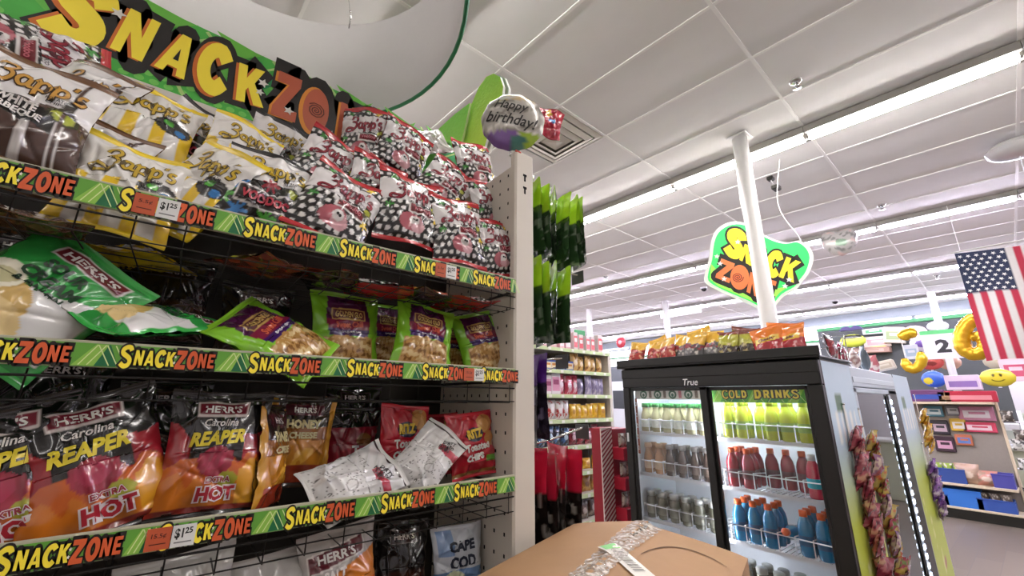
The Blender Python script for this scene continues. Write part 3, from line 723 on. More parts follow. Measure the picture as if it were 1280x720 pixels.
def art_olive(U, V, A):
    A.put(V > -9, '#3a2a22'); A.put(V > .0 + .2 * noise2(U, V, 4, 5), '#a7a632'); n = noise2(U, V, 23, 9); A.put((n > .3) & (V < .2), '#b0a069'); A.put(V > .75, '#7a3524')
def art_redfoil(U, V, A):
    A.put(V > -9, '#b01f38'); n = noise2(U, V, 33, 7); A.put(n > .5, '#d9506a'); A.put(n < -.6, '#7a1024'); A.put(ellm(U, V, .1, .0, .3, .22), '#3a6ab5'); th = np.arctan2(V - .6, U + .3); A.put((U + .3) ** 2 + (V - .6) ** 2 < (.24 + .1 * np.cos(5 * th)) ** 2, '#d9b23a')
def art_orange(U, V, A):
    A.put(V > -9, '#a3202c'); A.put(V > .1, '#d9741f'); A.put((abs(V - .15 - .1 * U) < .17) & (abs(U) < .8), '#d9b23a'); n = noise2(U, V, 24, 8); A.put((n > .4) & (V < -.05), '#d8a0a0')

SCRIPT = None
def script_logo(s=1.0):
    x = 0; L = []; O = []
    for ch in "zapp's":
        L.append(xf(glyph(ch, .11), 1, t=(x, 0))); O.append(xf(glyph(ch, .19), 1, t=(x, 0))); x += GLY[ch][1] + .02
    return joinshp(*L), joinshp(*O)
LB, LO = script_logo()
DEC = {}   # decals per kind: (shape in bag units u,v ; colour)
def dec_script(body, edge, y=.32, w=1.6, h=.62, rot=0.06):
    return [(fit_shape(LO, w, h, (0, y), rot), edge), (fit_shape(LB, w * .985, h * .96, (0, y), rot), body), (fit_text('POTATO', .34, .06, (.42, y - .22), .02), '#2a2522'), (fit_text('CHIPS', .28, .06, (.42, y - .30), .02), '#2a2522')]
DEC['polka'] = dec_script('#8c1f30', '#4a0f1a') + [(poly(ell(.03, -.46, .04, .03, 10)), '#1a1412'), (poly(ell(.10, -.48, .04, .03, 10)), '#1a1412'), (fit_text('Voodoo', .6, .11, (.28, -.16), .03), '#b8606a')]
DEC['brown'] = dec_script('#b98a3a', '#3a2412', y=.42) + [(fit_text('WHITE', .62, .12, (-.05, -.13), .04, rot=-.12), '#dcd8d2'), (fit_text('BARBEQUE', .85, .12, (-.05, -.27), .04, rot=-.12), '#dcd8d2')]
DEC['voodoo'] = dec_script('#b99b2a', '#2a2412', y=.42) + [(fit_text('VOODOO', 1.12, .2, (0, -.44), .05), '#a3283a')]
DEC['yellow'] = dec_script('#b99b2a', '#4a3a18', y=.45) + [(fit_text('NET WT 2 OZ', .7, .06, (0, -.62), .01), '#3a3426')]
HERRS = lambda y, w, h, x=0: [(fit_text("HERR'S", w, h, (x, y), .03), '#d9d3cd')]
DEC['green'] = HERRS(.69, .95, .13, .1) + [(fit_text('SOUR', .7, .17, (.0, .42), .05), '#1c3a24'), (fit_text('CREAM', .95, .17, (.0, .2), .05), '#1c3a24'), (fit_text('& ONION', .8, .12, (.0, .03), .04), '#1c3a24')]
DEC['popcorn'] = [(fit_text('GOLDEN GLO', .82, .15, (0, .46), .04), '#c9a75e'), (fit_text('Sweet Chili', .85, .15, (0, .21), .04, rot=.06), '#c9553a'), (fit_text('POPCORN', .6, .10, (.05, .01), .03), '#d6cfd8')]
DEC['reaper'] = HERRS(.70, .74, .12) + [(fit_text('Carolina', .7, .12, (0, .48), .02, shear=.3), '#cfcac4'), (fit_text('REAPER', 1.12, .22, (0, .24), .045, rot=.05, shear=.3), '#d8c42a'),
    (fit_text('EXTRA', .5, .10, (.12, -.45), .10), '#d9cfcb'), (fit_text('EXTRA', .47, .08, (.12, -.45), .03), '#8c1c28'), (fit_text('HOT', .78, .25, (.12, -.65), .13), '#d9cfcb'), (fit_text('HOT', .72, .21, (.12, -.65), .05), '#a3202e')]
DEC['honey'] = HERRS(.67, .7, .12) + [(fit_text('HONEY', 1.1, .2, (0, .36), .06), '#c9bd8a'), (fit_text('CHEESE', .9, .14, (0, .12), .05), '#c9bd8a')]
DEC['ritz'] = [(fit_text('RITZ', .68, .28, (0, .33), .07, rot=.06), '#d9b52a'), (fit_text('Toasted', 1.1, .24, (.05, -.12), .04, rot=.06), '#dcd6d2'), (fit_text('CHIPS', .8, .20, (-.1, -.42), .06, rot=.06), '#dcd6d2')]
DEC['dirty'] = [(fit_text('DIRTY', .5, .12, (.35, .62), .04, rot=.3), '#2a2424'), (fit_text('POTATO', .6, .1, (.35, .48), .04, rot=.3), '#2a2424'), (fit_text('CHIPS', .4, .1, (.35, .38), .04, rot=.3), '#2a2424')]
DEC['dark'] = HERRS(.65, .8, .13)
DEC['herrorange'] = HERRS(.54, 1.0, .17, -.1) + [(fit_text('SALT', .6, .2, (-.2, .22), .05), '#d9d3cd')]
DEC['capecod'] = [(fit_text('CAPE', 1.1, .26, (.1, .5), .05), '#1c2336'), (fit_text('COD', 1.1, .30, (.1, .12), .05), '#1c2336')]
DEC['darkred'] = [(fit_text('To', .5, .25, (.2, -.2), .05), '#b8b2ae')]
DEC['orange'] = [(fit_text('Cheddar', 1.1, .18, (0, .17), .05, rot=.08), '#5e1c14')]
ARTS = dict(polka=art_polka, brown=lambda U, V, A: art_white(U, V, A, True), voodoo=lambda U, V, A: art_white(U, V, A, False), yellow=art_yellow, green=art_green, popcorn=art_popcorn,
            reaper=art_reaper, honey=art_honey, ritz=art_ritz, dirty=art_dirty, dark=art_dark, darkred=art_darkred, herrorange=art_herrorange, capecod=art_capecod, grey=art_grey,
            redyel=art_redyel, greyyel=art_greyyel, olive=art_olive, orange=art_orange, redfoil=art_redfoil)
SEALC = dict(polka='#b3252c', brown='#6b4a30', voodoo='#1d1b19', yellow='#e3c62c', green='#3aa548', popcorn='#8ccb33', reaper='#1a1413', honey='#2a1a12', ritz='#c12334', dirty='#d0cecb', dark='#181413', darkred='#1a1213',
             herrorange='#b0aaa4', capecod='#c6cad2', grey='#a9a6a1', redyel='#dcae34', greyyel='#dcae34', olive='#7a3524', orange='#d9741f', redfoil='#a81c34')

def bag_surface(w, h, t, seed, wr=1.0, bend=0.0, twist=0.0):
    r = np.random.RandomState(seed)
    ph = r.uniform(0, 6.28, 8); fr = r.uniform(6, 13, 4)
    cr = [(r.uniform(-.8, .8), r.uniform(-.8, .8), r.uniform(0, 3.14), r.uniform(.2, .7), r.uniform(.03, .075), r.choice([-1, 1]) * r.uniform(.5, 1)) for _ in range(15)]
    lump = r.uniform(0, 6.28, 6); sk = r.uniform(-.06, .06); cor = r.uniform(-.3, .3, 4)
    def S(U, V, front=True):
        a = np.abs(U); b = np.abs(V); bb = np.clip(b / .9, 0, 1)
        prof = (1 - a ** 2.6) ** .62 * (1 - bb ** 2.2) ** .75
        low = 1 + .22 * (-V) * (1 - bb ** 2)            # contents settle low
        z = t / 2 * prof * low
        # pleats running out of the seals
        dist = np.clip(.9 - b, 0, 1); env = np.exp(-dist / .16) * (1 - a ** 4)
        pl = sum(np.sin(U * fr[k] + ph[k] + (V > 0) * 2) for k in range(4)) / 4
        z = z + wr * .014 * pl * env * np.clip(dist / .05, .15, 1)
        side = np.exp(-(1 - a) / .10) * (1 - bb ** 6)
        z = z + wr * .004 * np.sin(V * 14 + ph[4]) * side
        for (cx, cy, an, ln, wd, am) in cr:
            du = U - cx; dv = V - cy; p = du * math.cos(an) + dv * math.sin(an); q = -du * math.sin(an) + dv * math.cos(an)
            z = z + wr * .0068 * am * np.exp(-1.6 * np.abs(q) / wd - (p / ln) ** 2) * np.clip(prof * 2, 0, 1)
        z = z + .0028 * np.sin(U * 5 + lump[0]) * np.sin(V * 6 + lump[1]) * prof + .002 * np.sin(U * 9 + lump[2]) * np.sin(V * 8 + lump[3]) * prof
        seal = b > .9
        z = np.where(seal, .0012 + .0010 * np.sin(V * 260), np.maximum(z, .0012))
        x = w / 2 * U * (1 - .10 * (1 - bb ** 2)) + sk * w * .3 * V * V
        y = h / 2 * (V - .03 * np.sign(V) * (1 - a ** 2) * (1 - .0)) 
        wave = wr * .006 * np.sin(U * 3.2 + ph[5]) * np.clip((b - .45) / .55, 0, 1) ** 2 * np.sign(V)
        wave = wave + sum(c * .035 * np.clip(U * su, 0, 1) ** 2 * np.clip((V * sv - .3) / .7, 0, 1) ** 2 for c, su, sv in ((cor[0], 1, 1), (cor[1], -1, 1), (cor[2] * .5, 1, -1), (cor[3] * .5, -1, -1)))
        base = wave + bend * (U ** 2) * w + twist * U * V * w
        return np.stack([x, base + (-z if front else z * .85), y], -1)
    return S
M_decal = {}
def decal_mat(h):
    return mat('ink_' + h.lstrip('#'), h, .3, var=.02, coat=.2)
def bag_mesh(kind, w, h, t, seed, res=(60, 80), wr=1.0, bend=0, twist=0, decals=True):
    """film body with print, then the two crimped seals as separate meshes"""
    S = bag_surface(w, h, t, seed, wr, bend, twist); nu, nv = res
    out = []
    def sheet(mb, v0, v1, nvv, front, artf, cl=None):
        u = np.linspace(-1, 1, nu); v = np.linspace(v0, v1, nvv); U, V = np.meshgrid(u, v)
        Pn = S(U, V, front).reshape(-1, 3)
        if artf:
            A = Art(U, V, '#808080'); artf(U, V, A); C = A.C.reshape(-1, 3)
        else: C = np.tile(colr(cl), (len(Pn), 1))
        F = []
        for j in range(nvv - 1):
            for i in range(nu - 1):
                q = (j * nu + i, j * nu + i + 1, (j + 1) * nu + i + 1, (j + 1) * nu + i); F.append(q if front else q[::-1])
        mb.add(Pn, F, M_film, C, True)
    mb = MB(); sheet(mb, -.9, .9, nv, True, ARTS[kind]); sheet(mb, -.9, .9, max(nv // 2, 6), False, None, {'reaper': '#2a1210', 'dark': '#171312'}.get(kind, SEALC[kind]))
    if decals and kind in DEC:
        for k, (shp, c) in enumerate(DEC[kind]):
            sv, sf = dense(shp, .12); sv = np.clip(sv, -.97, .97); Q = S(sv[:, 0], np.clip(sv[:, 1], -.89, .89), True); Q[:, 1] -= .0012 + .0005 * k
            mb.add(Q, sf, decal_mat(c), None, True)
    top = MB(); sheet(top, .9, 1.0, 6, True, None, SEALC[kind]); sheet(top, .9, 1.0, 6, False, None, SEALC[kind])
    bot = MB(); sheet(bot, -1.0, -.9, 6, True, None, SEALC[kind]); sheet(bot, -1.0, -.9, 6, False, None, SEALC[kind])
    return mb, top, bot
def place_rot(roll, tilt, yaw):
    R = Euler((0, 0, math.radians(yaw))).to_matrix() @ Euler((math.radians(-tilt), 0, 0)).to_matrix() @ Euler((0, math.radians(roll), 0)).to_matrix()
    return R.to_euler()
def bag(kind, cx, cy, Y, w, h, t, roll, tilt, yaw, seed, label, group, res=(60, 80), wr=1.0, bend=0, twist=0, name='chip_bag', cat='chip bag', pos=None):
    p = at(cx, cy, Y=Y) if pos is None else pos
    mb, top, bot = bag_mesh(kind, w, h, t, seed, res, wr, bend, twist)
    o = mb.build(name, None, p, place_rot(roll, tilt, yaw)); tag(o, label, cat, group)
    top.build('top_seal', o); bot.build('bottom_seal', o)
    return o
G1 = 'chip bags heaped on the top shelf'
for b in [
    ('polka', 48, 68, 1.20, .19, .24, .05, 78, 20, 10, 11, 'polka dot bag with a pink face lying under the S of the header board'),
    ('brown', 98, 130, 1.12, .17, .22, .05, 18, 8, -25, 12, 'brown and silver chip bag squeezed behind the white barbeque bag'),
    ('brown', 112, 205, 1.05, .16, .20, .05, 14, 8, -15, 19, 'small brown chip bag low between the barbeque bag and the yellow bag'),
    ('brown', 30, 138, .97, .175, .23, .065, 4, 12, 6, 13, 'white and brown barbeque chip bag at the left end of the top shelf'),
    ('yellow', 182, 158, 1.10, .18, .225, .06, 4, 15, 4, 14, 'upper yellow striped chip bag under the letter A of the header'),
    ('voodoo', 238, 172, 1.17, .17, .22, .05, 25, 15, 0, 15, 'black burst chip bag tucked behind the yellow striped bags'),
    ('yellow', 160, 238, .972, .165, .20, .055, 5, 12, 0, 16, 'lower yellow striped chip bag behind the 1.25 price tag'),
    ('yellow', 250, 235, .995, .15, .235, .055, 24, 10, -30, 17, 'twisted yellow striped chip bag leaning right of the price tag'),
    ('yellow', 258, 178, 1.23, .15, .2, .05, 45, 10, -20, 29, 'yellow tipped chip bag lying at the back below the letter C'),
    ('voodoo', 345, 190, 1.20, .17, .23, .05, 12, 10, 0, 18, 'dark bag with green bursts standing behind the red labelled bag'),
    ('voodoo', 335, 240, .985, .180, .225, .065, 6, 14, 3, 20, 'white bag with gold script and a red on black label'),
    ('polka', 412, 208, 1.12, .18, .23, .05, 18, 12, 0, 21, 'polka dot bag whose red seal shows behind another red seal'),
    ('polka', 424, 258, .975, .190, .245, .065, 20, 16, 4, 22, 'front polka dot bag with a broad slanting red top seal'),
    ('polka', 505, 188, 1.17, .185, .225, .055, 16, 5, 6, 23, 'topmost polka dot bag overlapping the header board'),
    ('polka', 455, 172, 1.22, .16, .25, .05, 0, 5, -30, 24, 'folded polka dot bag standing upright with a red tip'),
    ('grey', 535, 178, 1.25, .13, .24, .035, 55, 25, 0, 25, 'silver backed bag lying across the heap next to the header'),
    ('polka', 512, 262, .995, .195, .245, .065, 4, 14, -2, 26, 'large polka dot bag with a pink cartoon eye in the middle of the heap'),
    ('polka', 556, 232, 1.10, .18, .22, .05, 30, 12, -10, 27, 'polka dot bag wedged behind the two bags right of the heap'),
    ('polka', 594, 210, 1.15, .18, .22, .055, -10, 6, 0, 28, 'polka dot bag at the top right beside the end panel'),
    ('polka', 572, 288, .965, .175, .235, .06, -3, 12, -4, 30, 'second polka dot bag from the end post on the top shelf'),
    ('polka', 612, 260, 1.07, .16, .22, .05, -14, 8, 0, 31, 'half hidden polka dot bag against the perforated end panel'),
    ('polka', 622, 310, .965, .15, .20, .05, -4, 10, -8, 32, 'polka dot bag nearest the end post on the top shelf'),
    ('polka', 470, 235, 1.08, .17, .22, .05, 10, 10, 0, 33, 'polka dot bag filling the gap between the two front polka bags'),
    ('yellow', 300, 195, 1.10, .16, .22, .05, 10, 10, 10, 34, 'yellow striped bag behind the twisted one'),
    ]: bag(*b, G1, wr=1.3)
GB = 'bags lying in the bottom of the top wire basket'
for k, (kd, x, y, yaw, lab) in enumerate([('brown', -.25, 1.0, 10, 'brown'), ('yellow', -.12, 1.12, -20, 'yellow'), ('olive', .10, 1.0, 30, 'olive'), ('honey', .24, 1.02, -25, 'golden'), ('polka', .36, 1.03, 60, 'polka dot'), ('honey', .48, 1.02, 15, 'second golden'), ('polka', .62, 1.02, -10, 'second polka dot')]):
    bag(kd, 0, 0, 0, .15, .20, .035, 0, 86, yaw, 160 + k, lab + ' bag lying flat in the bottom of the top wire basket', GB, pos=(x, y, 1.925), res=(36, 44))
G2 = 'bags on the second shelf'
for b in [
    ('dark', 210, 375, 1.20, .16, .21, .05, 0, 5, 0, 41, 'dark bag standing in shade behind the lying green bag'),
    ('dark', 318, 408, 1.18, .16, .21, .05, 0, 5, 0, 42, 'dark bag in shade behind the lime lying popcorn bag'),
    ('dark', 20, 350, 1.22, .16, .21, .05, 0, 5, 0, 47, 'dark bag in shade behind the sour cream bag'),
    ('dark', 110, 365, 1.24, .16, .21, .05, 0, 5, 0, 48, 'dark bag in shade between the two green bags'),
    ('green', 48, 374, .985, .20, .225, .075, 36, 14, 4, 43, 'large green and white sour cream chip bag at the left of the second shelf'),
    ('green', 190, 400, 1.00, .15, .225, .045, 62, 66, 16, 44, 'green and white bag lying flat beside the sour cream bag'),
    ('popcorn', 345, 424, 1.00, .17, .225, .06, -52, 42, 10, 45, 'lime popcorn bag lying on its side, leftmost of the popcorn'),
    ('popcorn', 432, 418, 1.08, .18, .22, .055, -2, 6, 4, 46, 'upright popcorn bag in the middle of the second shelf'),
    ('popcorn', 484, 420, 1.20, .14, .2, .05, 2, 6, 0, 49, 'shaded popcorn bag set back between two others'),
    ('popcorn', 530, 424, 1.01, .175, .215, .06, 9, 16, -2, 50, 'popcorn bag with a bright lime folded top right of the middle'),
    ('popcorn', 566, 435, 1.14, .14, .2, .05, 0, 8, 0, 51, 'popcorn bag peeking between the two right hand popcorn bags'),
    ('popcorn', 602, 430, 1.03, .165, .21, .06, -14, 14, -12, 52, 'popcorn bag leaning on the end panel'),
    ]: bag(*b, G2)
G3 = 'bags on the third shelf'
for b in [
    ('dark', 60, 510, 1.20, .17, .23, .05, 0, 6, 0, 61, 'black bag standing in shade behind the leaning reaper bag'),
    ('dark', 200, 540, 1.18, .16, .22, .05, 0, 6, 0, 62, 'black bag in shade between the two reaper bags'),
    ('reaper', 0, 602, .985, .18, .235, .06, -16, 10, 4, 63, 'flame printed chip bag cut off by the left edge of the photo'),
    ('reaper', 118, 582, .985, .188, .24, .065, -18, 12, 4, 64, 'leaning flame printed hot chip bag with yellow lettering'),
    ('reaper', 270, 565, .985, .165, .225, .06, 1, 8, 0, 65, 'upright flame printed extra hot chip bag behind the third shelf tag'),
    ('honey', 338, 570, 1.02, .14, .215, .05, 4, 6, 62, 66, 'orange bag turned edge on beside the upright flame bag'),
    ('honey', 375, 550, 1.12, .15, .21, .05, 3, 6, 0, 67, 'gold and brown honey cheese bag on the third shelf'),
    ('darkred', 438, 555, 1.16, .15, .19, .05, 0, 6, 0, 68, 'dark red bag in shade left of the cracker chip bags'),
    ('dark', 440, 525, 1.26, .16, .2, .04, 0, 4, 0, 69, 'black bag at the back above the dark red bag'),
    ('ritz', 504, 550, 1.09, .145, .185, .05, 4, 6, 0, 70, 'red cracker chip bag behind the white crumpled bag'),
    ('ritz', 548, 555, 1.20, .14, .185, .05, -2, 6, 0, 73, 'red cracker chip bag mostly hidden behind the front red one'),
    ('ritz', 590, 555, 1.02, .150, .175, .055, -6, 8, -4, 71, 'red cracker chip bag nearest the end panel on the third shelf'),
    ('dirty', 445, 600, .975, .14, .21, .055, 68, 45, 0, 72, 'white doodle printed chip bag lying behind the third label strip'),
    ('dirty', 535, 572, .985, .13, .19, .04, 42, 28, -14, 74, 'crumpled white chip bag propped against the red cracker bags'),
    ]: bag(*b, G3, wr=1.35)
G4 = 'bags on the lowest shelf in view'
for b in [
    ('grey', 215, 785, .975, .17, .22, .055, -6, 14, 0, 81, 'plain grey chip bag at the bottom left edge of the photo'),
    ('grey', 330, 772, .985, .16, .21, .055, -4, 14, 0, 82, 'plain grey chip bag left of the orange bottom bag'),
    ('herrorange', 425, 728, .985, .16, .21, .055, -8, 12, 0, 83, 'orange and grey chip bag at the bottom of the photo'),
    ('dark', 500, 708, 1.08, .15, .21, .05, 5, 10, 0, 84, 'dark chip bag on the lowest shelf left of the white and blue bag'),
    ('capecod', 572, 706, 1.05, .15, .19, .05, 0, 8, -6, 85, 'white and blue chip bag beside the end panel on the lowest shelf'),
    ]: bag(*b, G4)
# the rest of the shelves, running on past the left edge of the photo
GL = 'bags on the shelves past the left edge of the photo'
for k, (kd, x, y, zs, w, h, roll) in enumerate([('brown', -.43, 1.0, 1.99, .17, .22, 5), ('voodoo', -.58, 1.02, 1.99, .17, .22, -4), ('polka', -.50, 1.13, 1.99, .18, .23, 12), ('green', -.40, 1.0, 1.728, .17, .215, -8), ('green', -.57, 1.0, 1.728, .17, .215, 6),
        ('reaper', -.33, 1.0, 1.455, .18, .235, 4), ('reaper', -.52, 1.0, 1.455, .18, .235, -5), ('grey', -.12, 1.0, 1.165, .16, .21, 3), ('herrorange', -.3, 1.0, 1.165, .16, .21, -4), ('grey', -.5, 1.0, 1.165, .16, .21, 4)]):
    bag(kd, 0, 0, 0, w, h, .055, roll, 10, 0, 260 + k, '%s chip bag on the %s shelf, %s past the left photo edge' % ({'brown': 'brown', 'voodoo': 'black burst', 'polka': 'polka dot', 'green': 'green', 'reaper': 'flame printed', 'grey': 'grey', 'herrorange': 'orange'}[kd], {1.99: 'top', 1.728: 'second', 1.455: 'third', 1.165: 'lowest'}[zs], 'nearer' if x > -.45 else 'farther'), GL, res=(36, 44), pos=(x, y, zs - .08 + h / 2))
# ------------------------------------------------------------------ drinks cooler facing the aisle
CX, CY0, CY1, CT = 2.6, .686, 1.93, 1.873
M_cblack = mat('cooler_black', '#0d0c0b', .4, var=.06, scale=5)
M_liner = mat('cooler_liner', '#dfe4ea', .45, var=.02)
M_glass = glass_mat('door_glass')
M_wwire = mat('white_wire', '#e4e6ea', .35, var=0)
M_led = mat('cooler_led', '#dfeaff', .3, emit=7.0, var=0)
M_lamp = mat('cooler_lamp', '#f0f5ff', .3, emit=75.0, var=0)
ck = thing('drinks_cooler', 'black two door drinks cooler with a cold drinks banner inside', 'cooler', (CX, CY0, 0))
def C(m, name, parent=None): return m.build(name, ck, (-CX, -CY0, 0)) if parent is None else m.build(name, parent)
m = MB(); D = .57
m.box((CX + .03, CY1 - .035, .02), (CX + D, CY1, CT), M_cblack); m.box((CX + .03, CY0 + .001, .02), (CX + D, CY0 + .035, CT), M_cblack)
m.box((CX + D - .04, CY0 + .035, .02), (CX + D, CY1 - .035, CT), M_cblack); m.box((CX + .03, CY0 + .035, CT - .06), (CX + D - .04, CY1 - .035, CT), M_cblack)
m.box((CX + .03, CY0 + .035, .02), (CX + D - .04, CY1 - .035, .30), M_cblack); C(m, 'cabinet')
m = MB(); m.box((CX + .06, CY1 - .045, .30), (CX + D - .05, CY1 - .036, CT - .061), M_liner); m.box((CX + .06, CY0 + .036, .30), (CX + D - .05, CY0 + .045, CT - .061), M_liner)
m.box((CX + D - .052, CY0 + .045, .30), (CX + D - .042, CY1 - .045, CT - .061), M_liner); m.box((CX + .06, CY0 + .045, .301), (CX + D - .05, CY1 - .045, .31), M_liner); m.box((CX + .06, CY0 + .045, CT - .07), (CX + D - .05, CY1 - .045, CT - .061), M_liner); C(m, 'liner')
m = MB(); m.bbox((CX - .012, CY0, 1.735), (CX + .03, CY1, CT - .005), M_cblack, .006); m.bbox((CX - .018, CY0 + .002, 1.80), (CX - .012, CY1 - .002, CT - .01), M_cblack, .002)
f = lambda u, v, w: np.stack([CX - .0185 - w, u, v], 1)
m.flat((lambda s: (s[0] * [-1, 1], s[1]))(fit_text('True', .105, .042, (-1.395, 1.765), .015, shear=.2)), M_chrome, lambda u, v, w: np.stack([CX - .0135 - w, u, v], 1), 0.0)
C(m, 'header')
for y0, y1 in ((CY0, .757), (1.876, CY1)):
    m = MB(); m.bbox((CX - .010, y0, .30), (CX + .03, y1, 1.735), M_cblack, .005); C(m, 'stile')
m = MB(); m.bbox((CX - .010, CY0, .02), (CX + .03, CY1, .30), M_cblack, .005)
for k in range(9): m.box((CX - .0115, CY0 + .08, .06 + k * .024), (CX - .0101, CY1 - .08, .07 + k * .024), P('#050505'))
C(m, 'grille')
for (y0, y1, x) in ((1.302, 1.876, CX + .0), (.757, 1.33, CX + .022)):
    m = MB(); w = .022; z0, z1 = .31, 1.734
    m.bbox((x, y0, z0), (x + .018, y0 + (.045 if x == CX else w), z1), M_cblack, .003); m.bbox((x, y1 - (w if x == CX else .045), z0), (x + .018, y1, z1), M_cblack, .003)
    m.bbox((x, y0, z1 - w), (x + .018, y1, z1), M_cblack, .003); m.bbox((x, y0, z0), (x + .018, y1, z0 + w), M_cblack, .003); d = C(m, 'sliding_door')
    g = MB(); g.box((x + .006, y0 + .02, z0 + .02), (x + .011, y1 - .02, z1 - .02), M_glass); g.build('glass_pane', d)
m = MB(); m.bbox((CX - .016, 1.90, 1.36), (CX - .010, 1.915, 1.42), P('#c8ccd0'), .001); C(m, 'lock_plate')
# wire shelves with a front fence
shz = [1.428, 1.152, .866, .58]
for z in shz:
    m = MB(); x0, x1 = CX + .075, CX + D - .06
    for k in range(46):
        y = CY0 + .05 + k * (CY1 - CY0 - .1) / 45; m.tube([(x0, y, z), (x1, y, z)], .0022, M_wwire, 4)
    for x in (x0, x0 + .15, x0 + .3, x1): m.tube([(x, CY0 + .047, z - .004), (x, CY1 - .047, z - .004)], .0035, M_wwire, 5)
    m.box((x0 - .006, CY0 + .047, z - .016), (x0 - .002, CY1 - .047, z + .004), M_wwire)
    sh = C(m, 'wire_shelf'); m = MB()
    for y0, y1 in ((.79, 1.285), (1.35, 1.872)):
        n = 6
        for k in range(n + 1):
            y = y0 + (y1 - y0) * k / n; m.tube([(x0, y, z), (x0, y, z + .092), (x0 + .22, y, z + .075), (x0 + .22, y, z)], .0032, M_wwire, 5)
        m.tube([(x0 - .003, y0, z + .085), (x0 - .003, y1, z + .085)], .0036, M_wwire, 5)
    m.build('shelf_divider', sh)
# banner strips behind the glass
f = lambda u, v, w: np.stack([CX + .058 - w, -u, v], 1)
m = MB(); m.prism([(-1.305, 1.640), (-.785, 1.640), (-.785, 1.733), (-1.305, 1.733)], -.002, 0, P('#4fa52f'), f)
for k in range(5):
    x = -1.3 + k * .105; m.flat(poly([(x, 1.642), (x + .05, 1.642), (x + .10, 1.731), (x + .05, 1.731)]), P('#1f8a45' if k % 2 else '#8cc63f'), f, .0004); m.flat(ribbon([(x + .01, 1.643), (x + .07, 1.731)], .003), P('#bfe08a'), f, .0008)
    m.flat(ribbon([(x + .09, 1.643), (x + .03, 1.731)], .003), P('#bfe08a'), f, .0008)
(b1, l1) = word('COLD', .2, 1.2, .08, .2); (o1, _) = word('COLD', .42, 1.2, .08, .2, ext=.1); (b2, l2) = word('DRINKS', .2, 1.2, .08, .2); (o2, _) = word('DRINKS', .42, 1.2, .08, .2, ext=.1); hc, _ = word('COLD', 0, 1.2, .08, .2, hole=True); hd_, _ = word('DRINKS', 0, 1.2, .08, .2, hole=True)
for o_, b_, h_, l_, x, W in ((o1, b1, hc, l1, -1.232, .145), (o2, b2, hd_, l2, -1.045, .225)):
    k = W / l_
    for shp, c, w in ((o_, INK, .001), (b_, '#f2dc3a', .0016), (h_, INK, .0022)): m.flat(xf(shp, 1, sx=k, sy=.044, t=(x, 1.667)), P(c), f, w)
C(m, 'cold_drinks_banner')
m = MB(); m.prism([(-1.875, 1.655), (-1.335, 1.655), (-1.335, 1.722), (-1.875, 1.722)], -.002, 0, P('#d9d8cf'), f)
for k in range(4):
    x = -1.80 + k * .115; m.flat(poly(ell(x, 1.688, .030, .030, 20)), P('#1d5a3a'), f, .0006); m.flat(poly(ell(x, 1.688, .017, .017, 16)), P('#dfe3da'), f, .001); m.flat(poly(ell(x, 1.684, .010, .012, 12)), P('#1d5a3a'), f, .0014)
    m.flat(rect(x + .045, 1.665, x + .066, 1.712), P('#6b5a4a' if k != 2 else '#b5606a'), f, .0006)
C(m, 'coffee_banner')
m = MB(); m.box((CX + .05, 1.855, 1.28), (CX + .0515, 1.873, 1.66), P('#b9522e')); 
f3 = lambda u, v, w: np.stack([CX + .0495 - w, -u, v], 1)
for k in range(5): m.flat(fit_text('3' if k == 0 else '2', .010, .03, (-1.864, 1.62 - k * .075), .03), P('#efe9df'), f3, .0)
C(m, 'price_strip')
for (y, z0, z1) in ((1.315, .34, 1.70),):
    m = MB(); m.box((CX + .052, y - .006, z0), (CX + .058, y + .006, z1), M_lamp); C(m, 'led_strip')
for y0, y1 in ((.80, 1.29), (1.345, 1.86)):
    m = MB(); m.box((CX + .075, y0, 1.788), (CX + .10, y1, 1.796), M_lamp); C(m, 'top_lamp')
# printed side panel
def side_panel(x0, x1, y, label_parent, lo=.05, seed=0):
    nu, nv = 24, 80; u = np.linspace(0, 1, nu); v = np.linspace(0, 1, nv); U, V = np.meshgrid(u, v)
    A = Art(U, V, '#b9cfe0'); A.mix((.76 - V) * 5, '#bcc94e'); A.mix((.2 - V) * 5, '#7fae3a'); A.put((V > .86) & (V < .9) & (abs(U - .35) < .12), '#3f6a4a'); A.put((noise2(U * 2, V * 6, 3 + seed, 6) > .55) & (V < .5), '#d9dc9a')
    A.put((noise2(U * 2, V * 6, 8 + seed, 5) > .7) & (V < .45), '#b85a6a' if seed else '#6a9a3a')
    A.put((V > .76) & (V < .86) & (np.sin(U * 40) > .2) & (abs(U - .5) < .36), '#e9ebe8')
    F = [(j * nu + i, j * nu + i + 1, (j + 1) * nu + i + 1, (j + 1) * nu + i) for j in range(nv - 1) for i in range(nu - 1)]
    Vt = np.stack([x0 + (x1 - x0) * U, np.full_like(U, y), lo + (1.862 - lo) * V], -1).reshape(-1, 3)
    m = MB(); m.add(Vt, F, mat('panel_print', '#ffffff', .35, attr=True, var=.03), A.C.reshape(-1, 3)); return m
C(side_panel(CX + .035, CX + D - .004, CY0 - .0005, ck), 'printed_side')
# tray on the roof
m = MB(); tz = CT + .001
m.bbox((CX - .03, CY0 - .02, tz), (CX + D, CY1 + .03, tz + .01), M_cblack, .003); m.bbox((CX - .03, CY0 - .02, tz + .01), (CX - .018, CY1 + .03, tz + .062), M_cblack, .003)
tr = m.build('roof_tray', None, None); tag(tr, 'low black tray with a front lip on top of the drinks cooler', 'tray')

